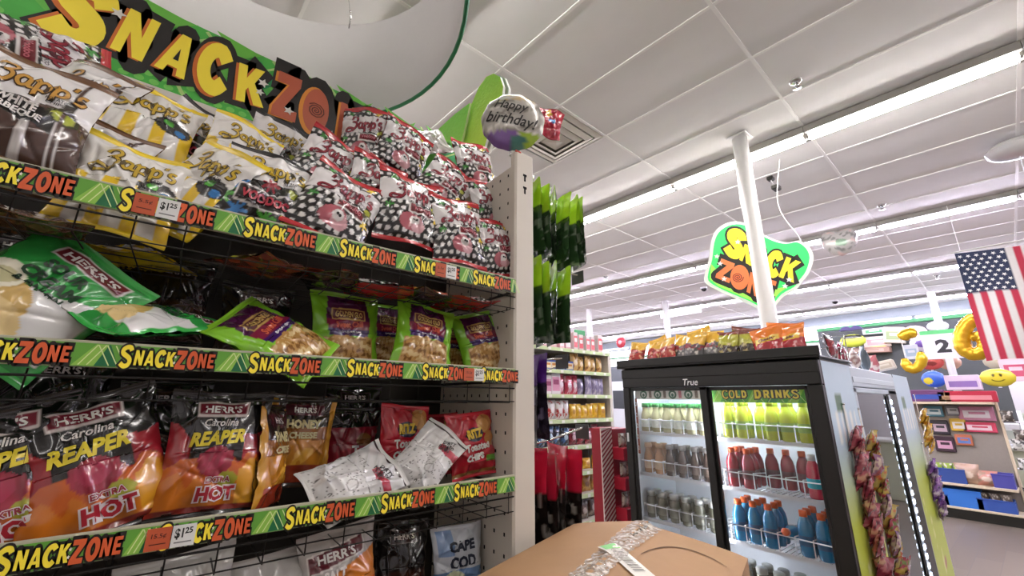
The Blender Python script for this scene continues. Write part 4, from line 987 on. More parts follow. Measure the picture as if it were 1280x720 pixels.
# ------------------------------------------------------------------ bottles
def bottle_proto(kind):
    prof = {
        'soda': [(.004, 0), (.032, .001), (.036, .008), (.036, .05), (.033, .075), (.036, .10), (.036, .13), (.031, .157), (.018, .185), (.016, .192), (.016, .200)],
        'coffee': [(.004, 0), (.030, .001), (.034, .006), (.034, .09), (.030, .12), (.021, .145), (.020, .17), (.022, .18)],
        'glass': [(.004, 0), (.028, .001), (.033, .008), (.034, .10), (.031, .125), (.026, .14), (.026, .15)]}[kind]
    return prof
KB = {  # kind: profile, liquid, cap, label colours
 'lime': ('soda', '#b9c23a', '#c9d24a', '#8fae4a'), 'red': ('soda', '#8c1c2a', '#d9571f', '#5a1a24'), 'blue': ('soda', '#1f7fb0', '#dd5f22', '#155a86'), 'pink': ('soda', '#c22a44', '#e8e4e4', '#2fb5c9'),
 'milk': ('coffee', '#b9b48c', '#3f8a4a', '#dfe3d8'), 'tan': ('coffee', '#b98a5e', '#c9a27a', '#d3b795'), 'mocha': ('coffee', '#4a3a30', '#8d8a86', '#6a5a50'), 'jar': ('glass', '#6b6a5a', '#b9bab4', '#87877a')}
BM = {}
def make_bottle(kind, label, group, loc, rot=None):
    if kind not in BM:
        pr, li, ca, lb = KB[kind]; prof = bottle_proto(pr); top = prof[-1][1]
        m = MB(); m.lathe(prof, mat('drink_' + kind, li, .12, coat=.6, var=.06), 16); body = m.build('bottle'); 
        m = MB(); r = prof[-1][0] + .003; m.lathe([(r, top - .012), (r, top + .014), (r * .9, top + .018), (.002, top + .0181)], mat('cap_' + kind, ca, .35), 14); capo = m.build('cap', body)
        m = MB(); z0, z1 = ((.052, .10) if pr == 'soda' else (.03, .085) if pr == 'coffee' else (.03, .09)); rr = max(p[0] for p in prof) + .0006
        m.lathe([(rr, z0), (rr, z1)], mat('label_' + kind, lb, .35, var=.3, scale=50), 16, caps=False); labo = m.build('label', body)
        BM[kind] = (body.data, capo.data, labo.data)
        for q in (labo, capo, body): bpy.data.objects.remove(q)
    b = link('bottle', BM[kind][0], None, loc, rot or (0, 0, random.uniform(0, 6))); tag(b, label, 'bottle', group)
    link('cap', BM[kind][1], b); link('label', BM[kind][2], b)
random.seed(4)
xr = [CX + .115, CX + .185, CX + .255]
def fill(kind, ys, z, rowsx, label, group):
    for ri, x in enumerate(rowsx):
        for k, y in enumerate(ys): make_bottle(kind, label + (', %s from left' % ORDW[k] if len(ys) > 1 else '') + (', %s row' % ('front', 'middle', 'back')[ri if len(rowsx) == 3 else ri * 2] if len(rowsx) > 1 else ''), group, (x + random.uniform(-.004, .004), y + random.uniform(-.004, .004), z + .003))
L6 = [1.835 - k * .087 for k in range(6)]; R6 = [1.245 - k * .083 for k in range(6)]
fill('milk', L6, shz[0], xr[:2], 'pale coffee bottle on the left top cooler shelf', 'pale coffee bottles')
fill('tan', L6[:2], shz[1], xr[:2], 'tan coffee bottle on the left middle cooler shelf', 'tan coffee bottles')
fill('mocha', L6[2:], shz[1], xr[:2], 'dark mocha bottle on the left middle cooler shelf', 'dark mocha bottles')
fill('jar', L6, shz[2], xr[:2], 'grey glass bottle on the left lower cooler shelf', 'grey glass bottles')
fill('lime', R6[:2] + R6[3:], shz[0], xr[:2], 'lime drink bottle below the cold drinks banner', 'lime drink bottles'); 
fill('lime', [R6[2]], shz[0], xr[1:2], 'lime green drink bottle set back in the gap of the top shelf', 'lime drink bottles')
fill('red', R6[:2], shz[1], xr, 'red drink bottle left on the middle shelf', 'red drink bottles')
fill('red', R6[2:5], shz[1], xr[2:], 'red drink bottle at the back of the middle shelf', 'red drink bottles')
fill('pink', R6[5:], shz[1], xr[:1], 'pink and turquoise bottle at the right end of the middle shelf', 'pink drink bottles')
fill('blue', R6[:3], shz[2], xr, 'blue drink bottle in the left lower shelf cluster', 'blue drink bottles left')
fill('blue', R6[4:], shz[2], xr, 'blue drink bottle in the right lower shelf cluster', 'blue drink bottles right')
make_bottle('blue', 'blue drink bottle lying with its orange cap toward the door', 'blue drink bottle lying', (CX + .28, R6[3], shz[2] + .07), (0, -1.4, 0))
fill('jar', R6[:4], shz[3], xr[:2], 'clear topped bottle on the lowest cooler shelf in view', 'lowest shelf bottles')

# ------------------------------------------------------------------ second and third coolers of the island
M_cgrey = mat('cooler_grey', '#b7c4d2', .35, var=.03)
BX0, BX1, BY = CX + D + .015, 4.37, .69
kb = thing('glass_door_cooler', 'pale grey cooler with an upright glowing lamp strip beside the black one', 'cooler', (BX0, BY, 0))
def B_(m, name, parent=None): return m.build(name, kb, (-BX0, -BY, 0)) if parent is None else m.build(name, parent)
m = MB(); m.box((BX0, BY + .03, 0), (BX0 + .03, BY + .46, 1.86), M_cgrey); m.box((BX1 - .03, BY + .03, 0), (BX1, BY + .46, 1.86), M_cgrey); m.box((BX0 + .03, BY + .43, 0), (BX1 - .03, BY + .46, 1.86), M_cgrey)
m.box((BX0 + .03, BY + .03, 1.78), (BX1 - .03, BY + .43, 1.86), M_cgrey); m.box((BX0 + .03, BY + .03, 0), (BX1 - .03, BY + .43, .4), M_cgrey); B_(m, 'cabinet')
m = MB(); m.box((BX0 + .031, BY + .42, .4), (BX1 - .031, BY + .429, 1.779), M_liner); m.box((BX1 - .04, BY + .06, .4), (BX1 - .031, BY + .42, 1.779), M_liner); B_(m, 'liner')
m = MB(); m.bbox((BX0, BY, 1.74), (BX1, BY + .03, 1.86), M_cgrey, .005); m.bbox((BX0 + .02, BY - .004, 1.765), (BX1 - .02, BY, 1.80), P('#c7d2dd'), .002); B_(m, 'header')
m = MB(); m.bbox((BX0, BY, .0), (BX1, BY + .03, .42), P('#8e979e'), .005); m.bbox((BX0 + .1, BY - .004, .1), (BX1 - .1, BY, .34), M_cblack, .003); B_(m, 'grille')
m = MB(); z0, z1 = .43, 1.735; m.bbox((BX0, BY, z0), (BX0 + .055, BY + .025, z1), M_cgrey, .004); m.bbox((BX1 - .26, BY, z0), (BX1, BY + .025, z1), M_cblack, .004)
m.bbox((BX0, BY, z1 - .03), (BX1, BY + .025, z1), M_cgrey, .004); m.bbox((BX0, BY, z0), (BX1, BY + .025, z0 + .05), M_cgrey, .004); d = B_(m, 'door')
g = MB(); g.box((BX0 + .05, BY + .008, z0 + .04), (BX1 - .25, BY + .014, z1 - .02), M_glass); g.build('glass_pane', d)
m = MB(); m.bbox((BX0 + .02, BY - .03, 1.0), (BX0 + .035, BY - .018, 1.2), M_cblack, .004); m.bbox((BX0 + .02, BY - .02, 1.01), (BX0 + .035, BY, 1.03), M_cblack, .002); m.bbox((BX0 + .02, BY - .02, 1.17), (BX0 + .035, BY, 1.19), M_cblack, .002); m.build('handle', d)
m = MB(); m.box((BX1 - .32, BY - .006, .46), (BX1 - .262, BY - .001, 1.70), P('#aab4bd')); lf = B_(m, 'lamp_strip')
for k in range(22): 
    q = MB(); q.bbox((BX1 - .312, BY - .012, .48 + k * .055), (BX1 - .270, BY - .0061, .51 + k * .055), M_led, .002); q.build('led', lf)
for z in (1.42, 1.12, .82, .55):
    m = MB()
    for k in range(24): m.tube([(BX0 + .05 + k * .045, BY + .07, z), (BX0 + .05 + k * .045, BY + .4, z)], .0022, M_wwire, 4)
    m.box((BX0 + .035, BY + .062, z - .012), (BX1 - .045, BY + .068, z + .006), M_wwire); B_(m, 'wire_shelf')
    kind = {1.42: 'jar', 1.12: 'milk', .82: 'jar', .55: 'mocha'}[z]
    fill2 = [BX0 + .12 + k * .14 for k in range(6)]
    for k, x in enumerate(fill2): make_bottle(kind, 'bottle in the pale grey cooler, %s shelf from top, %s from left' % ({1.42: 'first', 1.12: 'second', .82: 'third', .55: 'fourth'}[z], ORDW[k]), 'bottles in the pale grey cooler', (x, BY + .14, z + .003))
KX0, KX1 = BX1 + .012, 5.0
kc = thing('end_cooler', 'rear cooler of the island with a pale printed side panel', 'cooler', (KX0, BY, 0))
m = MB(); m.bbox((KX0, BY + .004, 0), (KX1, 1.92, 1.84), M_cgrey, .006); m.build('cabinet', kc, (-KX0, -BY, 0))
side_panel(KX0 + .02, KX1 - .02, BY + .003, kc, seed=4).build('printed_side', kc, (-KX0, -BY, 0))
m = MB(); m.bbox((KX1 + .001, BY + .03, .3), (KX1 + .03, 1.9, 1.8), M_cblack, .004); m.build('rear_door', kc, (-KX0, -BY, 0))
m = MB(); m.bbox((BX0, 1.39, 0), (BX1, 1.92, 1.84), M_cgrey, .006); o = m.build('cooler_back', None); tag(o, 'pale cooler on the far side of the island, hidden behind the black one', 'cooler')

# strips of small candy pouches clipped to the cooler sides
def pouch_mesh(cols, w=.13, h=.14, t=.045, seed=0):
    S = bag_surface(w, h, t, seed, 1.0); nu, nv = 14, 16; mb = MB()
    u = np.linspace(-1, 1, nu); v = np.linspace(-1, 1, nv); U, V = np.meshgrid(u, v); n = noise2(U, V, seed, 4)
    A = Art(U, V, cols[0]); A.put(n > .25, cols[1]); A.put(n < -.35, cols[2]); A.put(V > .8, cols[0])
    for fr in (True, False):
        F = [(j * nu + i, j * nu + i + 1, (j + 1) * nu + i + 1, (j + 1) * nu + i) for j in range(nv - 1) for i in range(nu - 1)]
        mb.add(S(U, V, fr).reshape(-1, 3), F if fr else [q[::-1] for q in F], M_film, A.C.reshape(-1, 3), True)
    return mb
def clip_strip(px, py, Y, n, cols, label, slabel, dz=.062, dx=0.0):
    p = at(px, py, Y=Y); m = MB(); m.box((-.012, -.001, -n * dz - .05), (.012, .001, .14), P('#d8d6cc', .3)); m.lathe([(.006, .14), (.006, .15)], M_chrome, 8)
    s = m.build('clip_strip', None, (p[0], Y, p[2])); tag(s, slabel, 'display strip')
    ms = [pouch_mesh(c, seed=90 + i) for i, c in enumerate(cols)]; md = []
    for k in range(n):
        q = k % len(ms)
        loc = (p[0] + .02 * math.sin(k * 2.1) + dx * k, Y - .022 - .004 * (k % 3), p[2] - k * dz - .03); rot = (.35, .12 * math.sin(k * 3.3), .25 * math.sin(k * 1.7))
        if q >= len(md): o = ms[q].build('candy_pouch', None, loc, rot); md.append(o.data)
        else: o = link('candy_pouch', md[q], None, loc, rot)
        tag(o, label + ', %s from top' % ORDW[k], 'candy pouch', slabel)
SY = CY0 - .006
clip_strip(1061, 540, SY, 12, [('#8f3a48', '#c07a80', '#5e2430'), ('#a85058', '#c99a80', '#6a2a3a')], 'red candy pouch on the black cooler side strip', 'clip strip of red candy pouches on the black cooler side')
clip_strip(1080, 545, SY - .03, 13, [('#b09a4a', '#b5562f', '#6a3a5a'), ('#9a3040', '#c2a850', '#6a7a3a'), ('#8a5a7a', '#c9b0a0', '#8a2a34')], 'mixed candy pouch on the strip near the glass door', 'clip strip of yellow and red candy pouches near the glass door', dx=.004)
clip_strip(1148, 515, BY - .006, 5, [('#c9962a', '#e0bd4a', '#8a5a1a'), ('#d0a53a', '#b5761f', '#e6cf7a')], 'golden snack pouch on the clip strip of the rear cooler', 'upper clip strip with golden pouches on the rear cooler')
clip_strip(1158, 578, BY - .006, 6, [('#7a4a9a', '#b08ac4', '#4a2a66'), ('#8c6aa8', '#c9bcd0', '#5a3a7a')], 'purple snack pouch on the clip strip of the rear cooler', 'lower clip strip with purple pouches on the rear cooler')

# chip bags standing in the roof tray
GT = 'chip bags on the cooler roof'
ys = lambda px: at(px, 440, X=CX + .10)[1]
spec = [('redyel', 800, 'red chip bag at the left end of the cooler roof'), ('redyel', 820, 'red chip bag second from the left on the cooler roof'), ('redyel', 838, 'red chip bag third from the left, beside the grey bags'),
        ('greyyel', 855, 'grey and yellow chip bag leftmost of the grey ones'), ('greyyel', 872, 'grey and yellow chip bag in the middle of the grey ones'), ('greyyel', 892, 'grey and yellow chip bag next to the olive bags'),
        ('olive', 914, 'olive and brown chip bag next to the grey bags'), ('olive', 938, 'olive and brown chip bag next to the orange bags'), ('orange', 966, 'orange topped red chip bag left of the pair'), ('orange', 990, 'orange topped red chip bag at the right end')]
for i, (kd, px, lab) in enumerate(spec):
    y = ys(px); hh = .15 if kd != 'greyyel' else .17
    bag(kd, 0, 0, 0, .155 if kd != 'orange' else .18, hh + .05, .07, random.uniform(-14, 14), 12, -90 + random.uniform(-18, 18), 120 + i, lab, GT, res=(24, 30), pos=(CX + .06 + .025 * (i % 2), y, tz + .012 + hh / 2 + .018))
for i, (kd, px, lab) in enumerate([('greyyel', 880, 'yellow topped chip bag peeking above the grey bags'), ('redyel', 826, 'red chip bag in the second row behind the red ones'), ('olive', 930, 'dark chip bag in the second row behind the olive ones'), ('orange', 978, 'red chip bag in the second row behind the orange ones')]):
    bag(kd, 0, 0, 0, .16, .22, .05, random.uniform(-14, 14), 4, -90, 140 + i, lab, GT, res=(24, 30), pos=(CX + .16, at(px, 440, X=CX + .16)[1], tz + .012 + .112 + (.03 if px == 880 else 0)))
# small wire rack at the roof corner
rk = MB(); x0, x1, y0 = CX + .40, CX + .56, CY0 - .01
for x in (x0, x1):
    rk.tube([(x, y0, tz + .011), (x, y0, tz + (.06 if x == x0 else .17)), ], .003, M_chrome, 5)
rk.tube([(x0, y0, tz + .06), (x1, y0, tz + .17)], .003, M_chrome, 5); rk.tube([(x0, y0, tz + .014), (x1, y0, tz + .014)], .003, M_chrome, 5); rk.tube([(x0, y0, tz + .05), (x1, y0, tz + .05)], .002, M_chrome, 5); rk.tube([(x1, y0, tz + .1), (x1, y0 + .25, tz + .1)], .002, M_chrome, 5); rk.tube([(x1, y0, tz + .17), (x1, y0 + .25, tz + .17)], .003, M_chrome, 5); rk.tube([(x1, y0 + .25, tz + .011), (x1, y0 + .25, tz + .17)], .003, M_chrome, 5); rk.tube([(x0 + .08, y0, tz + .012), (x0 + .08, y0, tz + .115)], .002, M_chrome, 5)
o = rk.build('wire_rack'); tag(o, 'small wire rack on the near corner of the cooler roof', 'rack')
bag('darkred', 0, 0, 0, .14, .17, .05, 4, 8, 0, 151, 'dark red bag standing inside the small wire rack', GT, res=(20, 24), pos=(CX + .48, CY0 + .05, tz + .1))
# ------------------------------------------------------------------ cardboard boxes in front
M_card = mat('cardboard', '#a17c57', .75, var=.07, scale=18, bump=.08)
M_cardd = mat('cardboard_cut', '#5e432a', .9)
bxr = math.radians(17); ca, sa = math.cos(bxr), math.sin(bxr)
bo = np.array([1.022, .705]); ax = np.array([ca, sa]); ay = np.array([-sa, ca])     # far edge mid point; along the seam; across
def bp(s, t, z): # s metres back along the seam from the far edge, t across (plus is toward the gondola)
    p = bo - ax * s + ay * t; return (p[0], p[1], z)
BW, BL, BT, BB = .222, .56, 1.300, .86
bx = thing('cardboard_box', 'taped brown cardboard box with a cut hand hole in front of the gondola', 'box', bp(BL / 2, 0, BB)); bo_l = np.array(bp(BL / 2, 0, BB))
def BX(V, F, m, mb): mb.add(np.array(V) - bo_l, F, m)
m = MB()
for t in (-BW, BW):
    d = .004 * (1 if t < 0 else -1); V = [bp(s, tt, z) for tt in (t, t + d) for s in (0, BL) for z in (BB, BT)]; BX(V, [(0, 1, 3, 2), (4, 6, 7, 5), (0, 4, 5, 1), (2, 3, 7, 6), (1, 5, 7, 3), (0, 2, 6, 4)], M_card, m)
for s in (0, BL):
    d = .004 * (1 if s == 0 else -1); V = [bp(ss, t, z) for ss in (s, s + d) for t in (-BW + .004, BW - .004) for z in (BB, BT)]; BX(V, [(0, 1, 3, 2), (4, 6, 7, 5), (0, 4, 5, 1), (2, 3, 7, 6), (1, 5, 7, 3), (0, 2, 6, 4)], M_card, m)
V = [bp(s, t, BB + .002) for s, t in ((0, -BW), (BL, -BW), (BL, BW), (0, BW))]; BX(V, [(0, 1, 2, 3)], M_card, m)
m.build('carton_body', bx)
RZ = 1.338
def flap_pt(t, s, side, lift=0.0):
    k = 1 - abs(t) / BW; z = BT + (RZ - BT) * (k ** .8) + .006 * math.sin(s * 9 + side) * k + lift
    return bp(s, t, z)
for side in (-1, 1):
    ns, nt = 14, 10; V = []; 
    for lay in (0, -.004):
        for i in range(ns + 1):
            for j in range(nt + 1):
                s = -.002 + (BL + .004) * i / ns; t = side * (BW - (BW - .002) * j / nt); V.append(flap_pt(t, s, side, lay))
    N1 = (ns + 1) * (nt + 1); F = []
    for i in range(ns):
        for j in range(nt):
            a = i * (nt + 1) + j; q = (a, a + 1, a + nt + 2, a + nt + 1); F.append(q if side > 0 else q[::-1]); q2 = tuple(x + N1 for x in q); F.append(q2[::-1] if side > 0 else q2)
    for i in range(ns):
        a = i * (nt + 1); F.append((a, a + nt + 1, a + nt + 1 + N1, a + N1)); b = a + nt; F.append((b, b + N1, b + nt + 1 + N1, b + nt + 1))
    for j in range(nt): F.append((j, j + N1, j + 1 + N1, j + 1)); c = ns * (nt + 1) + j; F.append((c, c + 1, c + 1 + N1, c + N1))
    m = MB(); BX(V, F, M_card, m); fl = m.build('top_flap', bx)
    if side < 0: # half round hand cut on the near flap
        m = MB(); pts = smooth_path([(.228, -.05), (.179, -.058), (.123, -.078), (.091, -.113), (.091, -.155), (.106, -.189), (.118, -.205)], 4)[:22]
        R_, F_ = ribbon(np.array([(s, t) for s, t in pts]), np.array([.0014 + .0042 * math.sin(math.pi * k / 21) for k in range(len(pts))]))
        BX([flap_pt(t, s, side, .0012) for s, t in R_], F_, M_cardd, m); m.build('hand_cut', fl)
# clear tape along the seam with silvery crinkles, and a barcode label over it
def tape_mat():
    m = bpy.data.materials.new('clear_tape'); m.use_nodes = True; nt = m.node_tree; N = nt.nodes; L = nt.links; b = N['Principled BSDF']
    b.inputs['Base Color'].default_value = (*lin('#d8cfc6'), 1); b.inputs['Roughness'].default_value = .12
    tc = N.new('ShaderNodeTexCoord'); nz = N.new('ShaderNodeTexNoise'); nz.inputs['Scale'].default_value = 90; nz.inputs['Detail'].default_value = 4; L.new(tc.outputs['Object'], nz.inputs['Vector'])
    mr = N.new('ShaderNodeMapRange'); mr.inputs['From Min'].default_value = .42; mr.inputs['From Max'].default_value = .62; mr.inputs['To Min'].default_value = .25; mr.inputs['To Max'].default_value = .95; L.new(nz.outputs['Fac'], mr.inputs['Value']); L.new(mr.outputs[0], b.inputs['Alpha'])
    bp = N.new('ShaderNodeBump'); bp.inputs['Strength'].default_value = .8; bp.inputs['Distance'].default_value = .01; L.new(nz.outputs['Fac'], bp.inputs['Height']); L.new(bp.outputs[0], b.inputs['Normal'])
    return m
M_tape = tape_mat()
m = MB(); V = []; n = 60
for i in range(n + 1):
    s = -.012 + (BL + .02) * i / n; e = .003 * math.sin(i * 1.7)
    for j in range(5):
        t = -.034 + .068 * j / 4 + e; tt = math.copysign(min(abs(t), BW), t) if t else .0; z = BT + (RZ - BT) * ((1 - abs(t) / BW) ** .8) + .006 * math.sin(s * 9 + math.copysign(1, t)) + .0022 + .0014 * abs(math.sin(i * 2.3 + j * 1.9))
        V.append(bp(s, t, z + (-.02 * max(0, (.0 - s) / .012)) ))
BX(V, [(i * 5 + j, i * 5 + j + 1, i * 5 + j + 6, i * 5 + j + 5) for i in range(n) for j in range(4)], M_tape, m); tp = m.build('packing_tape', bx)
f = lambda u, v, w: np.array([np.array(bp(s, t, BT + (RZ - BT) * ((1 - abs(t) / BW) ** .8) + .0075 + ww)) - bo_l for s, t, ww in zip(u, v, w)])
m = MB(); r0 = (.284, -.037); th = math.radians(-52); q = lambda a, b: (r0[0] + a * math.cos(th) - b * math.sin(th), r0[1] + a * math.sin(th) + b * math.cos(th))
m.flat(dense(poly([q(-.075, -.022), q(.075, -.022), q(.075, .022), q(-.075, .022)]), .02), P('#d8d4c8'), f, .0)
for k in range(14): m.flat(poly([q(-.03 + k * .006, -.012), q(-.03 + k * .006 + (.002 if k % 3 else .0035), -.012), q(-.03 + k * .006 + (.002 if k % 3 else .0035), .012), q(-.03 + k * .006, .012)]), P('#6e6a60'), f, .0008)
m.flat(poly([q(-.075, -.018), q(-.045, -.018), q(-.045, .018), q(-.075, .018)]), P('#58b54a'), f, .0008); m.build('barcode_label', bx)
for k, (z0, z1, lab) in enumerate([(.0, .428, 'bottom cardboard box of the stack below the taped box'), (.43, .858, 'middle cardboard box of the stack below the taped box')]):
    m = MB(); V = [bp(s, t, z) for z in (z0, z1) for s, t in ((0, -BW), (BL, -BW), (BL, BW), (0, BW))]; m.add(np.array(V) - [*bo_l[:2], z0], [(0, 1, 2, 3), (7, 6, 5, 4), (0, 4, 5, 1), (1, 5, 6, 2), (2, 6, 7, 3), (3, 7, 4, 0)], M_card)
    t = thing('cardboard_box', lab, 'box', (bo_l[0], bo_l[1], z0)); m.build('carton_body', t)
    m = MB(); V = [bp(s, t2, z1 + .0008) for s, t2 in ((-.0, -.025), (BL, -.025), (BL, .025), (0, .025))]; m.add(np.array(V) - [*bo_l[:2], z0], [(0, 1, 2, 3)], M_tape); m.build('packing_tape', t)

# ------------------------------------------------------------------ pouches on peg hooks behind the end post
def pouch_sheet(w, h, tcol, bcol, split, seed, t=.016, mid=None):
    S = bag_surface(w, h, t, seed, .8); nu, nv = 12, 40; u = np.linspace(-1, 1, nu); v = np.linspace(-1, 1, nv); U, V = np.meshgrid(u, v); mb = MB()
    n = noise2(U, V, seed, 6)
    A = Art(U, V, bcol); A.put(V > split + .03 * n, tcol); A.put((V < split) & (n > .42), mid or '#6a6f66'); A.put((V > .93), tcol)
    for fr in (True, False):
        F = [(j * nu + i, j * nu + i + 1, (j + 1) * nu + i + 1, (j + 1) * nu + i) for j in range(nv - 1) for i in range(nu - 1)]
        mb.add(S(U, V, fr).reshape(-1, 3), F if fr else [q[::-1] for q in F], M_film, A.C.reshape(-1, 3), True)
    return mb
def hook(x0, y, z, L, label, rise=.02, plate='#3a3c3c'):
    t = thing('peg_hook', label, 'display hook', (x0, y, z)); m = MB(); m.tube([(-.022, 0, -.03), (-.022, 0, 0), (L * .5, 0, rise * .4), (L, 0, rise)], .0035, M_chrome, 6); m.build('hook_wire', t)
    m = MB(); m.bbox((L, -.03, rise - .035), (L + .003, .03, rise + .012), P(plate), .001); m.build('tag_plate', t)
    m = MB(); m.tube([(-.022, 0, -.03), (L * .55, 0, -.028), (L * .85, 0, -.012)], .0025, M_chrome, 6); m.build('lower_wire', t)
def pouch_row(px0, py_top, n, X0, dX, w, h, cols, split, label, group, seed, y0, zt):
    me = []
    for k in range(n):
        if k < 3:
            mb = pouch_sheet(w, h, cols[0], cols[1], split, seed + k, mid=cols[2]); o = mb.build('snack_pouch'); me.append(o.data)
        else: o = link('snack_pouch', me[k % 3])
        o.location = (X0 + k * dX, y0 + w / 2 + .006 * math.sin(k * 2.2), zt - h / 2 + .012 * math.sin(k * 1.9) + .0 * k); o.rotation_euler = (.05 * math.sin(k), 0, -math.pi / 2 + .25 * math.sin(k * 1.3) - .18)
        tag(o, label + ', %s from the end post' % ORDW[k], 'snack pouch', group)
# lime topped pouches, two rows, and red topped ones lower down
z1 = at(690, 240, X=.95)[2]
pouch_row(0, 0, 9, .835, .034, .15, .27, ('#b4dc34', '#2f4a2a', '#7d8c74'), .25, 'lime topped pouch on the upper peg hook', 'lime pouches upper hook', 200, .93, 2.395)  # lime rows: grey patches and lifted lower green paint in the plastic's reflections
hook(.80, 1.005, 2.38, .32, 'upper peg hook carrying lime pouches at the gondola end')
pouch_row(0, 0, 6, .83, .032, .14, .27, ('#b4dc34', '#2f4a2a', '#7d8c74'), .25, 'lime topped pouch on the second peg hook', 'lime pouches second hook', 210, .925, 2.10)
hook(.80, .995, 2.085, .30, 'second peg hook carrying lime pouches at the gondola end')
pouch_row(0, 0, 6, .835, .036, .15, .33, ('#c22444', '#241c19', '#a8a49c'), .25, 'red topped pouch on the lowest peg hook', 'red pouches lowest hook', 220, .925, 1.50)
hook(.80, 1.0, 1.505, .30, 'lowest peg hook carrying red pouches at the gondola end', .05)
pouch_row(0, 0, 2, .845, .03, .13, .26, ('#5a2a86', '#2a2230', '#8a84a0'), .3, 'purple topped pouch between lime and red ones', 'purple pouches', 230, .925, 1.78)
hook(.80, .99, 1.765, .2, 'short peg hook carrying purple pouches at the gondola end')

# ------------------------------------------------------------------ foil balloons on the end post
def disc_balloon(name, label, loc, r, t, front, rot, cat='balloon', art=None, group=None, edge='#c9c7c4', shape=None, n=40, knob=True):
    """inflated foil balloon from an outline r(theta); front colour art(U, V, A)"""
    mb = MB(); rings = 12; th = np.linspace(0, 2 * math.pi, n, endpoint=False); sh = np.ones(n) if shape is None else shape(th)
    for sgn in (-1, 1):
        V = []; UV = []
        for i in range(rings + 1):
            q = i / rings; zz = t / 2 * (1 - q ** 2.4) ** .6; crk = 1 + .02 * np.sin(th * 11) * q ** 4
            for j in range(n): x = r * q * sh[j] * crk[j] * math.cos(th[j]); z = r * q * sh[j] * crk[j] * math.sin(th[j]); V.append((x, sgn * zz, z)); UV.append((x / r, z / r))
        UV = np.array(UV); A = Art(UV[:, 0], UV[:, 1], front if sgn < 0 else edge)
        if art and sgn < 0: art(UV[:, 0], UV[:, 1], A)
        F = [(i * n + j, i * n + (j + 1) % n, (i + 1) * n + (j + 1) % n, (i + 1) * n + j) for i in range(rings) for j in range(n)]
        mb.add(V, F if sgn < 0 else [f_[::-1] for f_ in F], M_foil, A.C, True)
    o = mb.build(name, None, loc, rot); tag(o, label, cat, group)
    if knob:
        k = MB(); k.tube([(0, 0, -r * 1.0), (0, 0, -r * 1.12)], [.012 * r / .15, .02 * r / .15], M_foil, 6, colr=lin(edge)); k.build('neck', o)
    return o
M_foil = mat('balloon_foil', '#ffffff', .22, .15, attr=True, var=.04, coat=.4, bump=.12, scale=14)
face_cam = lambda yaw=0, pitch=0: (math.radians(pitch), 0, math.radians(-38.3 + yaw))
def art_bday(U, V, A):
    n = noise2(U, V, 31, 12); A.put(n > .3, '#8a857c'); A.put(n < -.5, '#e6e2da'); A.put((V < -.45) & (U < .1), '#7a5a9a'); A.put((V < -.5) & (U > .2), '#9ab83a'); A.put((V < -.6) & (abs(U - .15) < .25), '#4a7a72'); A.put((V > .6) & (n > .1), '#b9a27a')
bb = disc_balloon('foil_balloon', 'deflated round happy birthday foil balloon on the gondola end post', at(641, 153, Y=.93), .108, .07, '#b5b1a9', face_cam(0, 5), art=art_bday)
m = MB()
fb = lambda u, v, w: np.stack([u, -.035 * (1 - np.clip((u ** 2 + v ** 2) / .0117, 0, 1) ** 1.2) ** .6 - .002 - w, v], 1)
for s, y, w_, h_ in (('Happy', .038, .11, .045), ('birthday!', -.015, .165, .052)): m.flat(dense(fit_text(s, w_, h_, (-.005, y), .012, rot=-.2, shear=.25), .02), P('#1d1a18'), fb, .001)
m.build('lettering', bb)
bag('redfoil', 687, 154, .985, .105, .135, .03, 12, 0, -25, 177, 'red foil balloon with a yellow star sticking out beside the birthday balloon', None, res=(30, 36), wr=1.6, name='foil_balloon', cat='balloon')
m = MB(); q = at(645, 178, Y=.93); m.tube([(.765, .93, 2.445), (.765, .93, q[2] + .02), tuple(at(643, 165, Y=.935))], .003, P('#e4e2dc'), 6); o = m.build('balloon_stick'); tag(o, 'thin white stick holding the balloons on the end post', 'stick')

# ------------------------------------------------------------------ illuminated hanging sign behind the pole
so = at(948, 330, X=4.15); sdir = np.array([math.cos(math.radians(51.7 - 112)), math.sin(math.radians(51.7 - 112)), 0.0]); snor = np.array([sdir[1], -sdir[0], 0.0])
if np.dot(snor, -so) < 0: snor = -snor
sg = thing('hanging_sign', 'green cloud shaped hanging sign with yellow and orange lettering behind the pole', 'sign', so)
def on_sign(px, py):
    d = (px - 640) * _R - (py - 360) * _U + FPX * _F; k = np.dot(so - CAM, snor) / np.dot(d, snor); q = CAM + d * k - so
    return (np.dot(q, sdir), q[2])
fs = lambda u, v, w: np.outer(u, sdir) + np.outer(v, [0, 0, 1.0]) + np.outer(w, snor)
outer = [(889, 302), (895, 288), (908, 279), (924, 277), (940, 283), (953, 292), (970, 300), (985, 303), (1000, 301), (1012, 309), (1017, 322), (1012, 340), (1003, 352), (996, 361), (979, 371), (966, 386), (955, 390), (938, 381), (915, 371), (893, 361), (881, 352), (882, 338), (886, 325)]
cxm = np.mean([on_sign(*q) for q in outer], 0); OP = smooth_path([on_sign(*q) for q in outer], 3, True)
m = MB(); m.prism(OP, -.02, 0, P('#e7ede2'), fs); m.build('backing', sg)
IP = cxm + (OP - cxm) * .93; kk = np.clip((IP[:, 1] - IP[:, 1].min()) / np.ptp(IP[:, 1]), 0, 1)
M_sgreen = mat('sign_green', '#2fd860', .4, emit=.55, var=0); M_slime = mat('sign_lime', '#8fe84a', .4, emit=.6, var=0)
